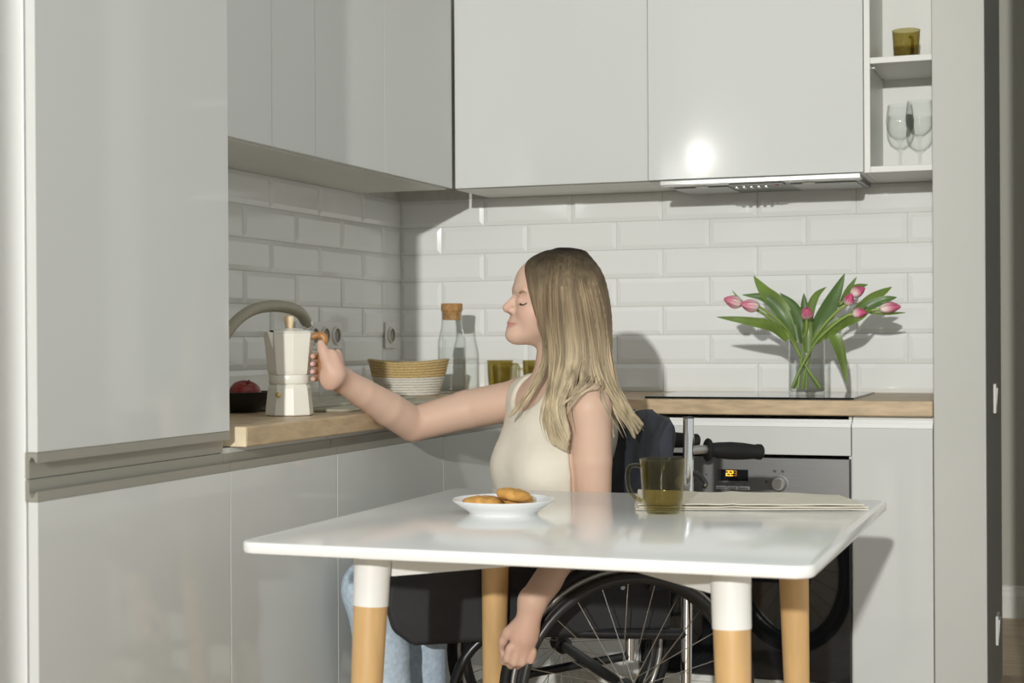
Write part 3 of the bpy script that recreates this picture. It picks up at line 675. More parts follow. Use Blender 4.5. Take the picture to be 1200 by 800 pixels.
# ------------------------------------------------------------------ wheelchair
WC=np.array([1.09,-1.36,0.]); WH=np.array([-.83,-.558,0.]); WH/=np.linalg.norm(WH); WN=np.array([WH[1],-WH[0],0.])   # WN points to the far side
WN=-WN if WN[1]<0 else WN
ZV=np.array([0,0,1.])
def wc(f_,n_,z_): return WC+WH*f_+WN*n_+ZV*z_
t=thing('wheelchair','black manual wheelchair with chrome back post and spoked wheels holding the woman','wheelchair',tuple(wc(0,0,0)))
FRAME=mat('frame_black',(.02,.02,.022),.3,metal=.3); FABRIC=mat('black_nylon',(.016,.016,.018),.7,bump=(350,.4,(1,1,1)),noise=(12,.25,(1,1,1)))
DENIM=mat('navy_denim',(.030,.034,.046),.85,bump=(500,.5,(1,1,1)),noise=(25,.35,(1,1,1)))
GREYT=mat('grey_pushrim',(.32,.31,.29),.3,metal=.7); SPOKE=mat('spoke_steel',(.6,.6,.58),.25,metal=1)
def torus(c,axis,R,r,n=72,m=10,sr=1.0): return lathe_data([(R+r*math.cos(2*PI*k/m),sr*r*math.sin(2*PI*k/m)) for k in range(m)],c,n,axis,True)
wheel_near=None
for sgn in (-1,1):
    c=wc(-.005,sgn*.275,.2965)
    V,Fc=torus(c,WN,.2835,.0125,sr=1.25); w=build('tyre',V,Fc,BLACK,t,sm=60)
    V,Fc=torus(c,WN,.267,.0085,sr=1.3); build('sidewall_band',V,Fc,GREYT,w,sm=60)
    V,Fc=torus(c,WN,.249,.0125,sr=1.0); build('rim',V,Fc,BLACKP,t,sm=60)
    V,Fc=torus(c+WN*sgn*.030,WN,.250,.0105); pr_=build('pushrim',V,Fc,BLACKP,t,sm=60)
    for k in range(6):
        a=2*PI*k/6+.3; e=WH*math.cos(a)+ZV*math.sin(a); V,Fc=tube_data([c+e*.247,c+e*.250+WN*sgn*.030],.004,6); build('pushrim_clip',V,Fc,BLACKP,pr_)
    V,Fc=lathe_data([(0,-.03),(.012,-.03),(.022,-.026),(.022,-.022),(.013,-.02),(.013,.02),(.022,.022),(.022,.026),(.012,.03),(0,.03)],c,24,WN); build('hub',V,Fc,BLACKP,t)
    me0=None
    for k in range(24):
        a=2*PI*k/24; a2=a+(.35 if k%2 else -.35)
        p=c+(WH*math.cos(a2)+ZV*math.sin(a2))*.021+WN*(.024 if (k//2)%2 else -.024); q=c+(WH*math.cos(a)+ZV*math.sin(a))*.240
        V,Fc=tube_data([p,q],.0011,5); build('spoke',V,Fc,SPOKE,t,sm=0)
# frame
for sgn in (-1,1):
    n=sgn*.205
    V,Fc=tube_data([wc(-.165,n,.26),wc(-.17,n,.60),wc(-.175,n,.890)],.0125,18); bp=build('back_post',V,Fc,CHROME,t)
    V,Fc=lathe_data([(0,0),(.0125,0),(.0115,.003),(0,.004)],wc(-.175,n,.890),18); build('post_cap',V,Fc,BLACKP,bp)
    P=[wc(-.177,n,.816),wc(-.20,n,.818),wc(-.227,n,.818)]; V,Fc=tube_data(catmull(P,3),.0105,14); build('push_handle',V,Fc,GREYT,t)
    V,Fc=lathe_data([(.010,0),(.024,.0),(.027,.003),(.025,.008),(.016,.010),(.0185,.03),(.0205,.06),(.0195,.09),(.0165,.120),(.0180,.124),(.0180,.134),(.014,.138),(0,.138)],wc(-.217,n,.8175),24,-WH-ZV*.06); build('grip',V,Fc,BLACK,t)
    V,Fc=tube_data(catmull([wc(-.177,n,.770),wc(-.20,n,.760),wc(-.215,n,.742),wc(-.21,n,.73)],4),[.006]*12+[.003],8); build('brake_lever',V,Fc,BLACKP,t)
    V,Fc=tube_data(catmull([wc(-.165,n,.40),wc(0,n*.9,.405),wc(.24,n*.68,.41),wc(.33,n*.62,.36),wc(.38,n*.6,.22),wc(.42,n*.55,.11)],5),.012,12); build('seat_tube',V,Fc,FRAME,t)
    V,Fc=tube_data([wc(-.165,n,.27),wc(.10,n*.8,.25),wc(.24,n*.68,.22)],.011,12); build('lower_tube',V,Fc,FRAME,t)
    # caster
    cc=wc(.20,n*.68,.065); V,Fc=torus(cc,WN,.05,.014,40,10); cw=build('caster',V,Fc,BLACK,t); V,Fc=tube_data([cc,cc+ZV*.155],.009,10); build('caster_fork',V,Fc,FRAME,cw)
    V,Fc=prism_data([(0,0),(1,0),(1,1),(0,1)],2,0,1)
V,Fc=tube_data([wc(-.005,-.26,.2965),wc(-.005,.26,.2965)],.013,12); build('axle',V,Fc,FRAME,t)
def obox(f0,f1,n0,n1,z0,z1): 
    V,Fc=box_data(f0,f1,n0,n1,z0,z1); return [tuple(wc(*v)) for v in V],Fc
V,Fc=obox(-.15,.27,-.15,.15,.412,.43); o=build('seat_cushion',V,Fc,FABRIC,t,sm=0); bev(o,.015,3)
V,Fc=obox(.32,.50,-.14,.10,.10,.115); o=build('footrest',V,Fc,BLACKP,t,sm=0); bev(o,.004,2)
# side panel with padded cover, near and far
def pad(n0,n1,f0,f1,z0,z1,name):
    pts=[]; V=[];Fc=[]
    poly=[(f0,z0),(f1-.06,z0-.005),(f1-.015,z0+.03),(f1,z0+.085),(f1-.008,z1-.03),(f1-.05,z1),(f0,z1)]
    for n_ in (n0,n1):
        for a,b in poly: V.append(tuple(wc(a,n_,b)))
    k=len(poly); Fc=[tuple(range(k)),tuple(range(2*k-1,k-1,-1))]+[(i,(i+1)%k,k+(i+1)%k,k+i) for i in range(k)]
    o=build(name,V,Fc,FABRIC,t,sm=0); bev(o,.012,4); return o
sp_=pad(-.184,-.156,-.14,.52,.405,.585,'side_panel'); pad(.156,.184,-.14,.30,.405,.585,'side_panel')
V,Fc=lathe_data([(0,0),(.016,0),(.018,.003),(.015,.006),(.004,.007),(0,.009)],wc(.270,-.1845,.502),24,-WN); build('snap_button',V,Fc,BLACKP,sp_)
V,Fc=obox(.262,.278,-.1865,-.1845,.41,.485); build('strap',V,Fc,mat('strap_grey',(.05,.05,.05),.7),sp_,sm=0)
# backrest cover: padded upholstery with a soft top edge
def backrest():
    V=[];Fc=[];nu,nv=22,18; front=[];back=[]
    for j in range(nv+1):
        z=.50+(.895-.50)*(j/nv)
        for i in range(nu+1):
            n_=-.198+.396*i/nu; e=(2*i/nu-1)
            roll=max(0,(j/nv-.80)/.20); th=.030*(1-roll**2.5*.75)*(1-.5*abs(e)**6)
            lean=-.095-.04*(1-e*e)*(1-.3*j/nv)-.035*(j/nv)+.005*math.sin(9*e+3*j/nv)+.004*math.sin(21*j/nv+4*e)
            zz=z-.018*abs(e)**4*(j/nv)+.006*math.sin(5*e+1)*(j/nv)
            front.append(wc(lean+th,n_,zz)); back.append(wc(lean-th,n_,zz))
    V=front+back; n=len(front); W_=nu+1
    for j in range(nv):
        for i in range(nu):
            a=j*W_+i; Fc.append((a,a+1,a+1+W_,a+W_)); Fc.append((n+a,n+a+W_,n+a+1+W_,n+a+1))
    for i in range(nu): Fc.append((i,n+i,n+i+1,i+1)); a=nv*W_+i; Fc.append((a,a+1,n+a+1,n+a))
    for j in range(nv): a=j*W_; Fc.append((a,a+W_,n+a+W_,n+a)); a=j*W_+nu; Fc.append((a,n+a,n+a+W_,a+W_))
    o=build('backrest',V,Fc,DENIM,t,sm=70); return o
br=backrest()
rs=random.Random(4)
for k in range(16):   # frayed threads low on the cover, near edge
    a=wc(-.05-.012*k*.5,-.203,.70+rs.uniform(-.01,.012)); d_=WH*rs.uniform(-.02,.02)+ZV*rs.uniform(-.03,.01)-WN*.006
    V,Fc=tube_data([a,a+d_*.6+ZV*.004,a+d_*1.3],.0012,5); build('thread',V,Fc,mat('white_thread',(.7,.7,.68),.8),br)

# ------------------------------------------------------------------ person: implicit surface, one continuous body
class Field:
    def __init__(s,xs,ys,zs):
        s.xs,s.ys,s.zs=[np.asarray(a,np.float32) for a in (xs,ys,zs)]; s.d=np.full((len(xs),len(ys),len(zs)),.2,np.float32)
    def region(s,lo,hi):
        sl=[]
        for a,l,h in zip((s.xs,s.ys,s.zs),lo,hi): sl.append(slice(max(0,int(np.searchsorted(a,l))-1),int(np.searchsorted(a,h))+1))
        sl=tuple(sl); X,Y,Z=s.xs[sl[0]][:,None,None],s.ys[sl[1]][None,:,None],s.zs[sl[2]][None,None,:]
        return sl,X,Y,Z
    def comb(s,sl,p,k,mode='add'):
        a=s.d[sl]
        if mode=='add':
            h=np.clip(.5+.5*(a-p)/k,0,1); s.d[sl]=a*(1-h)+p*h-k*h*(1-h)
        elif mode=='sub':
            h=np.clip(.5-.5*(a+p)/k,0,1); s.d[sl]=a*(1-h)-p*h+k*h*(1-h)
    def cone(s,a,b,ra,rb,k=.012,mode='add',sq=None):
        a,b=np.asarray(a,float),np.asarray(b,float); m=max(ra,rb)+k+.02
        sl,X,Y,Z=s.region(np.minimum(a,b)-m,np.maximum(a,b)+m)
        if s.d[sl].size==0: return
        ab=b-a; L2=ab@ab
        t_=((X-a[0])*ab[0]+(Y-a[1])*ab[1]+(Z-a[2])*ab[2])/max(L2,1e-12); t_=np.clip(t_,0,1)
        dx,dy,dz=X-a[0]-ab[0]*t_,Y-a[1]-ab[1]*t_,Z-a[2]-ab[2]*t_
        p=np.sqrt(dx*dx+dy*dy+dz*dz)-(ra+(rb-ra)*t_); s.comb(sl,p.astype(np.float32),k,mode)
    def chain(s,P,R,k=.012,mode='add'):
        for i in range(len(P)-1): s.cone(P[i],P[i+1],R[i],R[i+1],k,mode)
    def ell(s,c,ax,r,k=.012,mode='add'):
        """ellipsoid, ax = 3 unit axes"""
        c=np.asarray(c,float); m=max(r)+k+.02; sl,X,Y,Z=s.region(c-m,c+m)
        if s.d[sl].size==0: return
        q=[]
        for e in ax: q.append((X-c[0])*e[0]+(Y-c[1])*e[1]+(Z-c[2])*e[2])
        k0=np.sqrt((q[0]/r[0])**2+(q[1]/r[1])**2+(q[2]/r[2])**2); k1=np.sqrt((q[0]/r[0]**2)**2+(q[1]/r[1]**2)**2+(q[2]/r[2]**2)**2)+1e-9
        p=k0*(k0-1)/k1; s.comb(sl,p.astype(np.float32),k,mode)
    def half(s,c,n,k=.006):
        """keep the side the normal points away from"""
        n=np.asarray(n,float); n/=np.linalg.norm(n)
        p=(s.xs[:,None,None]-c[0])*n[0]+(s.ys[None,:,None]-c[1])*n[1]+(s.zs[None,None,:]-c[2])*n[2]
        h=np.clip(.5-.5*(s.d-p)/k,0,1); s.d=(s.d*(1-h)+p*h+k*h*(1-h)).astype(np.float32)
    def mesh(s):
        """surface nets on the rectilinear grid"""
        d=s.d; ins=d<0
        cnt=np.zeros(tuple(n-1 for n in d.shape),np.int8)
        for i in (0,1):
            for j in (0,1):
                for k in (0,1): cnt+=ins[i:i+d.shape[0]-1,j:j+d.shape[1]-1,k:k+d.shape[2]-1]
        act=(cnt>0)&(cnt<8); I=np.argwhere(act); idx=np.full(act.shape,-1,np.int32); idx[act]=np.arange(len(I))
        crd=(s.xs,s.ys,s.zs); acc=np.zeros((len(I),3)); num=np.zeros(len(I))
        corners=[(i,j,k) for i in (0,1) for j in (0,1) for k in (0,1)]
        def val(c): return d[I[:,0]+c[0],I[:,1]+c[1],I[:,2]+c[2]]
        def pos(c): return np.stack([crd[a][I[:,a]+c[a]] for a in range(3)],1)
        for c in corners:
            for a in range(3):
                if c[a]==0:
                    c2=list(c); c2[a]=1; v0,v1=val(c),val(c2); m=(v0<0)!=(v1<0)
                    t_=np.where(m,v0/(v0-v1+1e-20),0); p=pos(c)*(1-t_)[:,None]+pos(c2)*t_[:,None]
                    acc+=np.where(m[:,None],p,0); num+=m
        V=acc/np.maximum(num,1)[:,None]; quads=[]
        for a in range(3):
            b,c=(a+1)%3,(a+2)%3
            lo=[slice(None)]*3; hi=[slice(None)]*3; lo[a]=slice(0,-1); hi[a]=slice(1,None)
            E_=ins[tuple(lo)]!=ins[tuple(hi)]; J=np.argwhere(E_)
            m=(J[:,b]>0)&(J[:,c]>0)&(J[:,b]<d.shape[b]-1)&(J[:,c]<d.shape[c]-1); J=J[m]
            flip=ins[tuple(lo)][J[:,0],J[:,1],J[:,2]]
            def cell(db,dc):
                K=J.copy(); K[:,b]+=db; K[:,c]+=dc; return idx[K[:,0],K[:,1],K[:,2]]
            q=np.stack([cell(-1,-1),cell(0,-1),cell(0,0),cell(-1,0)],1); q[~flip]=q[~flip][:,::-1]; quads.append(q)
        return V,np.concatenate(quads)
def mesh_np(name,V,Q,mtl,parent,cols=None,relax=2):
    V=np.asarray(V,float)
    for _ in range(relax):     # light Laplacian smoothing
        acc=np.zeros_like(V); n=np.zeros(len(V))
        for i in range(4):
            a,b=Q[:,i],Q[:,(i+1)%4]; np.add.at(acc,a,V[b]); np.add.at(n,a,1); np.add.at(acc,b,V[a]); np.add.at(n,b,1)
        V=V*.5+.5*acc/np.maximum(n,1)[:,None]
    off=np.array(origin_of(parent)); me=bpy.data.meshes.new(name); me.vertices.add(len(V)); me.vertices.foreach_set('co',(V-off).astype(np.float32).ravel())
    me.loops.add(len(Q)*4); me.loops.foreach_set('vertex_index',Q.astype(np.int32).ravel()); me.polygons.add(len(Q)); me.polygons.foreach_set('loop_start',np.arange(0,len(Q)*4,4,dtype=np.int32))
    me.update(calc_edges=True); me.validate(); me.polygons.foreach_set('use_smooth',[True]*len(me.polygons))
    if cols is not None: add_tint(me,cols(V))
    return link(name,me,parent,mtl),V
def axis_steps(*seg):
    out=[]
    for a,b,st in seg:
        n=max(1,int(round((b-a)/st))); out+=list(np.linspace(a,b,n,endpoint=False))
    out.append(seg[-1][1]); return np.array(out)

# reference frame of the figure
LX=rt.copy(); LX[2]=0; LX/=np.linalg.norm(LX); VX=fw.copy(); VX[2]=0; VX/=np.linalg.norm(VX)
th=.20
HF=-LX*math.cos(th)-VX*math.sin(th); HS=np.cross(HF,ZV); HS=HS if HS@VX<0 else -HS      # head forward, head side (towards camera)
tiltb=.05; HU=ZV*math.cos(tiltb)-HF*math.sin(tiltb)*1.0; HFt=HF*math.cos(tiltb)+ZV*math.sin(tiltb)
HO=PX(652,352,3.70); HAX=(HFt,HS,HU)
def hd(a,s_,u_): return HO+HFt*a+HS*s_+HU*u_
# torso frame: chest faces left and towards the camera
SHN=PX(690,473,3.585); SHF=PX(610,463,3.835)
TS=(SHN-SHF); TS[2]=0; TS/=np.linalg.norm(TS); TF=np.array([TS[1],-TS[0],0.]); TF=TF if TF@LX<0 else -TF
TAX=(TF,TS,ZV); NB=(SHN+SHF)/2+ZV*.02
PEL=wc(-.05,0,.515); CH=NB-ZV*.115+TF*.005
t=thing('person','woman with long blonde hair and cream top seated in the wheelchair','person',(WC[0],WC[1],.12))
ELB=PX(484,497,3.79); WRI=PX(399,444,3.63)
def torso(Fd,inf=0.0):
    Fd.ell(CH,TAX,(.098+inf,.138+inf,.150+inf),.03)
    Fd.ell(NB-ZV*.29+TF*.012,TAX,(.108+inf,.125+inf,.14+inf),.06)
    Fd.ell(PEL+ZV*.02,(WH,WN,ZV),(.125+inf,.165+inf,.13+inf),.07)
    for sg in (-1,1): Fd.ell(CH+TF*.056+TS*sg*.056-ZV*.066,TAX,(.060+inf,.064+inf,.062+inf),.05)
    Fd.cone(NB-TS*.10-ZV*.02,NB+TS*.10-ZV*.02,.052+inf,.052+inf,.04)
    Fd.ell(NB-TF*.080-ZV*.085,TAX,(.055+inf,.115+inf,.12+inf),.05)
HIPN,HIPF=wc(.0,-.085,.50),wc(.0,.085,.50); KNN=wc(.535,-.085,.515); KNF=wc(.405,.075,.525); KNF=KNF
ANN,ANF=wc(.48,-.080,.17),wc(.38,.07,.17)
def legs_f(Fd,inf=0.0):
    for h_,k_,a_ in ((HIPN,KNN,ANN),(HIPF,KNF,ANF)):
        Fd.cone(h_,k_,.080+inf,.056+inf,.04); Fd.cone(k_,k_*.6+a_*.4,.054+inf,.050+inf,.02); Fd.cone(k_*.6+a_*.4,a_,.050+inf,.036+inf,.02)
body=Field(axis_steps((.46,.60,.0032),(.60,.86,.005),(.86,1.02,.0020),(1.02,1.36,.0045)),
           axis_steps((-1.86,-1.62,.0032),(-1.62,-1.30,.0034),(-1.30,-1.02,.005)),
           axis_steps((.06,.40,.008),(.40,.93,.0042),(.93,1.03,.0030),(1.03,1.31,.0020)))
torso(body); legs_f(body)
# neck
NK=hd(-.012,0,-.085)
body.cone(NB-ZV*.01-TF*.004,NK,.056,.050,.03)
# near (left) arm: shoulder, elbow behind the table edge, hand on the wheel
ELN=np.array([1.136,-1.470,.662]); 
def at_side(x,y,n_):
    d_=ray(x,y); return CAM+d_*((n_-(CAM-WC)@WN)/(d_@WN))
WRN=at_side(624,704,-.322)
body.ell(SHN-ZV*.012,TAX,(.054,.048,.058),.03); body.chain([SHN-ZV*.01,SHN*.5+ELN*.5,ELN],[.051,.047,.038],.004)
body.chain([ELN,ELN*.5+WRN*.5,WRN],[.038,.0375,.0300],.004)
# far (right) arm
body.ell(SHF-ZV*.008,TAX,(.050,.044,.052),.03); body.chain([SHF-ZV*.01,SHF*.5+ELB*.5,ELB],[.050,.0475,.0420],.006)
body.chain([ELB,ELB*.65+WRI*.35,ELB*.3+WRI*.7,WRI],[.0420,.0415,.0345,.0285],.005)
# right hand closed round the pot handle; local: e out of the pot, v away from the camera side, z
HV=np.cross(ZV,HD); HV=HV if HV@VX>0 else -HV
def gp(e,v,z): return B+HD*e+HV*v+ZV*(z-PC[2]+PC[2]-0)*0+np.array([0,0,z-B[2]])
hz=ZW+.105
body.cone(WRI,gp(.034,-.012,hz-.010),.0275,.024,.012)
body.ell(gp(.026,-.016,hz+.004),(HD,HV,ZV),(.021,.016,.044),.016); body.ell(gp(.020,-.017,hz-.020),(HD,HV,ZV),(.021,.014,.026),.016)
body.ell(gp(.036,.006,hz+.006),(HD,HV,ZV),(.014,.020,.042),.012)
for i,zz in enumerate((hz+.034,hz+.0165,hz-.001,hz-.018)):
    l=(1.0,1.05,1.0,.9)[i]
    P=[gp(.034,.014,zz),gp(.016,.0260*l,zz),gp(-.007,.0235,zz-.001),gp(-.0180,.008,zz-.002),gp(-.0185,-.012*l,zz-.003)]
    body.chain(P,[.0098,.0092,.0085,.0078,.0068],.003)
P=[gp(.022,-.022,hz+.004),gp(.014,-.0245,hz+.026),gp(.007,-.0225,hz+.046),gp(.002,-.018,hz+.060)]; body.chain(P,[.0150,.0125,.0108,.0092],.006)
# left hand resting on the near pushrim
RC=wc(-.005,-.312,.2965)
def rimp(ang,r_=.252): return RC+(WH*math.cos(ang)+ZV*math.sin(ang))*r_
palm=at_side(615,744,-.318); tg=(WRN-palm)/np.linalg.norm(WRN-palm); wd=np.cross(tg,WN); wd/=np.linalg.norm(wd); wd=wd if wd@LX<0 else -wd; pn=np.cross(wd,tg); pn=pn if pn@WN>0 else -pn
body.cone(WRN,palm,.0295,.024,.012); body.ell(palm,(pn,tg,wd),(.017,.046,.031),.012)
for i in range(4):
    n_=(-.0255+.017*i); l=(.85,1.0,1.05,.95)[i]
    P=[palm-tg*.032+wd*n_,palm-tg*.060*l+pn*.004+wd*n_,palm-tg*.072*l+pn*.026+wd*n_,palm-tg*.054*l+pn*.042+wd*n_]; body.chain(P,[.0100,.0092,.0085,.0075],.003)
P=[palm+tg*.018+wd*.020+pn*.006,palm-tg*.004+wd*.033+pn*.016,palm-tg*.026+wd*.036+pn*.028,palm-tg*.042+wd*.033+pn*.038]; body.chain(P,[.0140,.0118,.0100,.0085],.006)
# head
b=body; Hd=HAX
b.ell(hd(-.008,0,.030),Hd,(.098,.074,.086),.02)
b.ell(hd(.040,0,.034),Hd,(.062,.060,.060),.02)
b.ell(hd(.042,0,-.030),Hd,(.057,.055,.074),.02)
for sg in (-1,1):
    b.cone(hd(.010,sg*.048,-.058),hd(.092,sg*.012,-.083),.017,.017,.02)
    b.ell(hd(.064,sg*.035,-.034),Hd,(.030,.025,.030),.035)
    b.ell(hd(-.004,sg*.074,-.012),Hd,(.018,.008,.030),.006)
b.cone(hd(.02,0,-.075),hd(.085,0,-.084),.030,.020,.02)
b.ell(hd(.080,0,-.062),Hd,(.0335,.031,.036),.015)
b.ell(hd(.0985,0,-.0865),Hd,(.0195,.019,.0165),.012)
for sg in (-1,1):
    b.ell(hd(.113,sg*.033,-.006),Hd,(.016,.019,.0125),.012,'sub')          # eye sockets
    b.ell(hd(.0885,sg*.0285,-.007),Hd,(.0145,.0165,.0135),.004)             # lidded eyeball
    b.cone(hd(.0960,sg*.012,.0205),hd(.0850,sg*.044,.0190),.0080,.007,.014)  # brow ridge
b.cone(hd(.0940,0,.008),hd(.1190,0,-.0230),.0072,.0102,.010)
for sg in (-1,1): b.ell(hd(.1065,sg*.0125,-.0285),Hd,(.0125,.0080,.0085),.006)
b.ell(hd(.106,0,-.0285),Hd,(.017,.008,.007),.006)
b.ell(hd(.1055,0,-.0580),Hd,(.0100,.0205,.0046),.005); b.ell(hd(.1045,0,-.0690),Hd,(.0100,.0185,.0056),.005)
for sg in (-1,1): b.ell(hd(.0915,sg*.022,-.0620),Hd,(.008,.007,.005),.006)
b.cone(hd(.1190,-.010,-.0635),hd(.1190,.010,-.0635),.0030,.0030,.002,'sub')
for sg in (-1,1): b.cone(hd(.1185,sg*.006,-.0635),hd(.1010,sg*.027,-.0605),.0028,.0018,.002,'sub')
V,Q=body.mesh()
def skin_cols(V):
    c=np.tile(np.array([[.63,.43,.325]]),(len(V),1)); q=V-HO; a,s_,u_=q@HFt,q@HS,q@HU
    def blob(ca,cs,cu,ra,rs_,ru): return np.exp(-(((a-ca)/ra)**2+((np.abs(s_)-cs)/rs_)**2+((u_-cu)/ru)**2))
    ch=blob(.075,.045,-.036,.03,.02,.02)*.55; no=blob(.125,0,-.022,.012,.012,.012)*.45; ey=blob(.09,.033,.001,.014,.016,.011)*.5
    f=np.clip(ch+no+ey,0,1)[:,None]; c=c*(1-f)+np.array([[.64,.31,.26]])*f
    lip=np.clip(1.3*np.exp(-(((a-.112)/.017)**4+(s_/.027)**4+((u_+.0640-.10*np.abs(s_)*(np.abs(s_)>.008))/(.0090-.13*np.abs(s_)))**4)),0,1)[:,None]; c=c*(1-lip)+np.array([[.56,.265,.225]])*lip
    # redder hands and elbows
    for p,r in ((gp(.02,0,hz),.06),(palm,.07),(ELB,.05)):
        f=(np.exp(-(np.linalg.norm(V-p,axis=1)/r)**2)*.35)[:,None]; c=c*(1-f)+np.array([[.63,.33,.255]])*f
    return c
SKIN=mat('skin',(.63,.43,.325),.48,attr='tint',sss=.25,spec=.35,bump=(900,.05,(1,1,1)))
o,BV=mesh_np('body',V,Q,SKIN,t,skin_cols,2)
# nails on the fingers round the handle
for i,zz in enumerate((hz+.0165,hz-.001)):
    V_,F_=lathe_data([(0,.0016),(.0035,.0014),(.0048,.0004),(.005,-.001)],gp(-.0192,-.0185,zz-.003),12,-HV-HD*.2); build('fingernail',V_,F_,mat('nail',(.72,.42,.40),.25),t)
# brows, lashes
BROW=mat('brow_hair',(.34,.21,.125),.8); LASH=mat('lash',(.035,.02,.015),.7)
def surf(a,s_,u_,off=.0008):
    """walk from outside along -forward/side to the body surface near the head"""
    p=hd(a,s_,u_); dirn=HFt*.75+HS*(.66 if s_>0 else -.66); rel=BV-p; tt=rel@dirn; perp=np.linalg.norm(rel-tt[:,None]*dirn,axis=1); m=perp<.0035
    return p+dirn*((tt[m].max() if m.any() else 0)+off)
for sg in (1,-1):
    P=[surf(.06,sg*y,u_) for y,u_ in ((.004,.0115),(.011,.0145),(.018,.0158),(.025,.0145),(.032,.0105))]
    V_,F_=tube_data(catmull(P,5),[.0020]+[.0029]*15+[.0018,.0014,.001,.0007,.0004],8,flat=.8); build('eyebrow',V_,F_,BROW,t)
    P=[surf(.06,sg*y,u_) for y,u_ in ((.010,-.0120),(.0165,-.0145),(.023,-.0155),(.030,-.0142),(.036,-.0110))]
    Cv=catmull(P,5); V_,F_=tube_data(Cv,[.0006]+[.0011]*16+[.0012,.001,.0008,.0004],7); build('lash_line',V_,F_,LASH,t)
    L_=[]
    for k in range(2,len(Cv),2):
        dd=HFt*.9+HS*sg*(.2+.5*(k/len(Cv)))-HU*.45; L_.append(tube_data([Cv[k],Cv[k]+dd*.0035,Cv[k]+dd*.006+HU*.0010],[.0005,.0004,.0002],4))
    V_,F_=merge(L_); build('eyelashes',V_,F_,LASH,t)

# top: sleeveless, follows the torso
top=Field(axis_steps((.80,1.36,.0045)),axis_steps((-1.62,-1.05,.0045)),axis_steps((.40,1.02,.0045)))
torso(top,.0075)
# neckline and armholes
top.cone(NB+ZV*.075+TF*.03,NB+ZV*.02+TF*.075,.072,.068,.006,'sub'); top.cone(NB+ZV*.10,NB-TF*.03+ZV*.03,.07,.065,.006,'sub')
top.cone(SHN+ZV*.03+TS*.012,SHN-ZV*.035+TS*.02,.060,.062,.006,'sub'); top.cone(SHN-ZV*.03+TS*.02,ELN,.062,.050,.006,'sub')
top.cone(SHF+ZV*.035-TS*.012,SHF-ZV*.03-TS*.018,.060,.058,.006,'sub'); top.cone(SHF-TS*.02,ELB,.060,.052,.006,'sub')
V,Q=top.mesh(); o,_=mesh_np('top',V,Q,mat('cream_knit',(.70,.645,.54),.85,noise=(14,.04,(1,1,1)),bump=(16,.9,(1,1,2.2))),t,None,2)
# trousers
jn=Field(axis_steps((.52,1.36,.006)),axis_steps((-1.90,-1.02,.006)),axis_steps((.13,.62,.006)))
legs_f(jn,.010); jn.ell(PEL,(WH,WN,ZV),(.135,.175,.12),.05)
V,Q=jn.mesh(); o,_=mesh_np('trousers',V,Q,mat('light_denim',(.46,.56,.66),.9,noise=(90,.18,(1,1,1)),bump=(400,.4,(1,1,1))),t,None,2)
for a_ in (ANN,ANF):
    V_,F_=[],[]; P=[a_+ZV*(-.02)-WH*.03,a_-ZV*.028+WH*.03,a_-ZV*.036+WH*.09,a_-ZV*.038+WH*.135]
    V_,F_=tube_data(catmull(P,4),[.034,.037,.039,.040,.040,.040,.039,.038,.036,.033,.029,.022,.010],14,flat=.7,nrm=ZV); build('shoe',V_,F_,mat('shoe_white',(.6,.6,.58),.6),t)

# hair ------------------------------------------------------------------
HD0=3.70
def hp_(x,y,d): return PX(x,y,HD0+d)
GN=[  # guide locks on the near side, front to back: (px, py, depth)
 [(642,298,.0),(621.5,310,-.042),(622.5,330,-.066),(626,348,-.075),(634,378,-.079),(645,404,-.074)],
 [(651,296.5,0),(631,318,-.062),(633,360,-.084),(640,396,-.084),(636,432,-.084),(616,466,-.100),(597,488,-.122)],
 [(656,296,0),(640,325,-.072),(639,370,-.092),(646,408,-.090),(646,450,-.105),(640,490,-.150),(648,520,-.160)],
 [(662,296,0),(654,330,-.078),(656,380,-.096),(659,420,-.096),(652,455,-.125),(648,492,-.160),(664,528,-.170)],
 [(668,296,0),(668,330,-.078),(674,380,-.096),(678,418,-.094),(669,446,-.135),(659,476,-.172),(667,508,-.178)],
 [(674,297,0),(682,330,-.072),(692,380,-.088),(697,418,-.080),(702,440,-.085),(716,466,-.075),(738,500,-.06),(744,513,-.055)],
 [(680,298,0),(696,330,-.058),(707,375,-.060),(710,420,-.050),(719,452,-.035),(739,482,-.02),(753,497,-.01)],
 [(685,300,.005),(703,325,-.03),(712,368,-.022),(714,418,-.010),(722,454,.0),(740,484,.01),(749,505,.015)],
]
GF=[  # far side
 [(643,298.5,.005),(622.5,311,.035),(626,335,.066),(636,372,.074),(645,410,.070),(648,440,.060),(640,462,.02)],
 [(658,296.5,.01),(655,325,.075),(662,375,.085),(668,418,.078),(672,445,.07)],
 [(672,297,.01),(685,332,.065),(695,382,.075),(698,420,.068),(702,446,.06)],
 [(685,300,.01),(703,328,.015),(711,375,.02),(715,430,.03),(720,455,.03),(734,480,.03)],
]
def curves(G_): return [catmull([hp_(*p) for p in g],8) for g in G_]
def resample(C,n):
    d=np.r_[0,np.cumsum(np.linalg.norm(np.diff(C,axis=0),axis=1))]; t_=np.linspace(0,d[-1],n); return np.stack([np.interp(t_,d,C[:,i]) for i in range(3)],1)
CN,CF=curves(GN),curves(GF)
hair=Field(axis_steps((.84,1.26,.0036)),axis_steps((-1.68,-1.24,.0036)),axis_steps((.80,1.32,.0036)))
hair.ell(hd(-.010,0,.034),HAX,(.102,.083,.0825),.01)
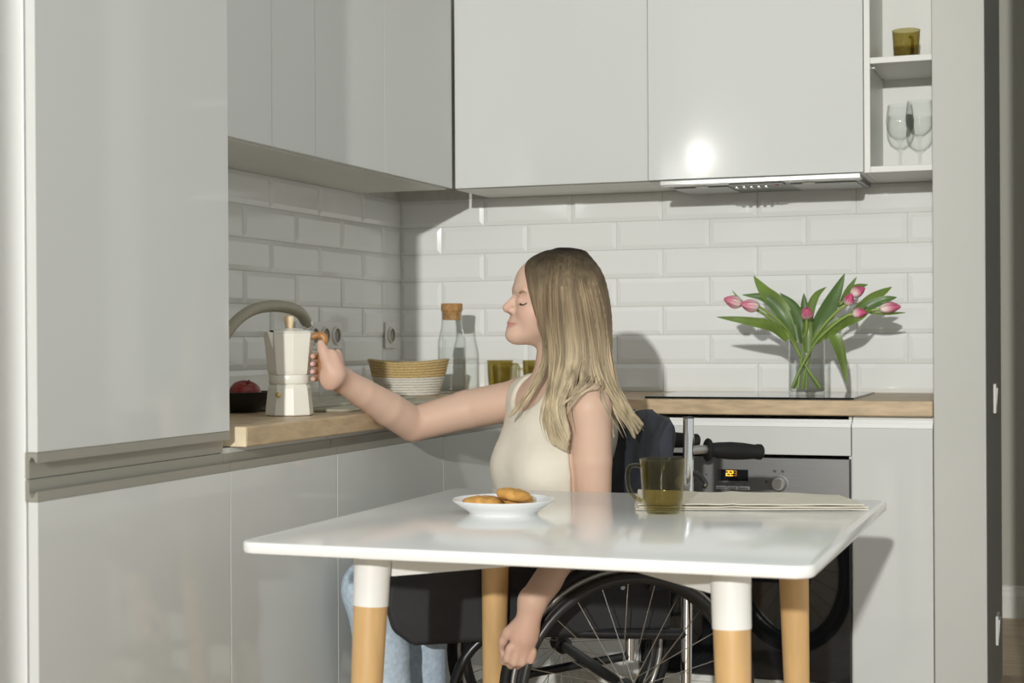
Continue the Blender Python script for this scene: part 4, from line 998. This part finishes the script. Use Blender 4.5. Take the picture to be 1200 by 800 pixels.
for G_ in (CN,CF):
    R_=[resample(c,26) for c in G_]
    for i in range(len(R_)-1):
        for f in (0,.34,.67):
            if i==0 and G_ is CN and f>0: continue
            if i==1 and G_ is CN and f>0: C_=R_[1]*(1-f)+R_[2]*f; hair.chain(list(C_[:14]),[.0105]*14,.006); continue
            C=R_[i]*(1-f)+R_[i+1]*f; n=len(C); rr=[.0105*(1-.55*(k/(n-1))**2) for k in range(n)]
            hair.chain(list(C),rr,.006)
    hair.chain(list(R_[-1]),[.010*(1-.5*(k/25)**2) for k in range(26)],.006)
# keep the face clear
hair.cone(hd(.115,-.03,-.02),hd(.115,.01,-.02),.052,.052,.006,'sub'); hair.ell(hd(.125,.012,-.01),HAX,(.060,.060,.085),.006,'sub')
V,Q=hair.mesh()
ROOT=np.array([.018,.013,.008]); MID=np.array([.255,.190,.118]); TIP=np.array([.62,.51,.34])
def hair_col(V,tint):
    z=V[:,2]; t1=np.clip((1.285-z)/.105,0,1)[:,None]**.9; t2=np.clip((1.12-z)/.20,0,1)[:,None]
    c=ROOT*(1-t1)+MID*t1; c=c*(1-t2)+TIP*t2; return c*tint
HAIR=mat('hair',(.4,.3,.2),.55,attr='tint',spec=.12,noise=(55,.35,(1,1,.06)),bump=(230,.5,(1,1,.05)))
ho,_=mesh_np('hair',V,Q,HAIR,t,lambda V:hair_col(V,.78),3)
rs=np.random.RandomState(21); LV=[];LF=[];LC=[];nb=0
def lock(C,rad,tint,n=5,flat=.55):
    global nb
    m=len(C); R_=rad*np.clip(np.minimum(np.linspace(.35,3,m),1)*np.minimum(1,(1-np.linspace(0,1,m))*3.0+.05),.04,1)
    v,f=tube_data(C,R_,n,flat,nrm=-fw); v=np.array(v); LV.append(v); LF.extend([tuple(i+nb for i in q) for q in f]); nb+=len(v); LC.append(hair_col(v,tint))
for G_,num,sgn in ((CN,430,-1),(CF,110,1)):
    R_=[resample(c,22) for c in G_]; K=len(R_)-1
    for _ in range(num):
        f=rs.rand()*K
        if G_ is CN and 1.15<f<1.85: f=rs.choice([1+rs.rand()*.15,1.85+rs.rand()*.15,2+rs.rand()*(K-2),2+rs.rand()*(K-2)])
        if G_ is CN and f<1: 
            if rs.rand()<.35: f=2+rs.rand()*(K-2)
            else: f=rs.choice([rs.rand()*.10,.90+rs.rand()*.1])
        i=min(int(f),K-1); g=f-i; C=R_[i]*(1-g)+R_[i+1]*g
        n=len(C); w=np.linspace(0,1,n); ph=rs.rand(4)*6.28; am=.0035*w**1.3
        off=rs.uniform(.006,.0125)
        C=C+VX*(sgn*off*np.minimum(1,w*6))[:,None]+LX*(am*np.sin(5*w*3+ph[0])+rs.randn()*.0035*w)[:,None]+VX*(am*np.sin(4*w*3+ph[1]))[:,None]
        # lift roots on to the cap
        q=C-hd(-.010,0,.034); e=np.sqrt((q@HFt/.104)**2+(q@HS/.085)**2+(q@HU/.0845)**2); k_=np.where((e<1)&(w<.45),1/np.maximum(e,.3),1)[:,None]; C=hd(-.010,0,.034)+q*k_
        ln=rs.uniform(.82,1.04); C=resample(C[:max(6,int(n*min(1,ln)))],20)
        lock(C,rs.uniform(.0016,.0042),rs.uniform(.72,1.30))
# loose wisps across the near shoulder
for P in ([(700,440,-.10),(688,452,-.165),(668,466,-.185),(655,478,-.19)],[(706,444,-.09),(700,452,-.165),(685,458,-.18),(672,470,-.19),(660,490,-.185)],[(708,446,-.08),(705,462,-.168),(712,485,-.17),(722,505,-.13)],[(690,440,-.11),(682,450,-.165),(674,458,-.185),(671,470,-.19)]):
    for j in range(3): lock(catmull([hp_(x+rs.randn()*1.2,y+rs.randn()*1.2,d) for x,y,d in P],6),.0013,rs.uniform(.75,1.0))
LV=np.concatenate(LV); LC=np.concatenate(LC)
me=bpy.data.meshes.new('hair_locks'); me.from_pydata((LV-np.array(origin_of(t))).tolist(),[],LF); me.update(); smooth(me,80); add_tint(me,LC)
lo=link('hair_locks',me,ho,HAIR)
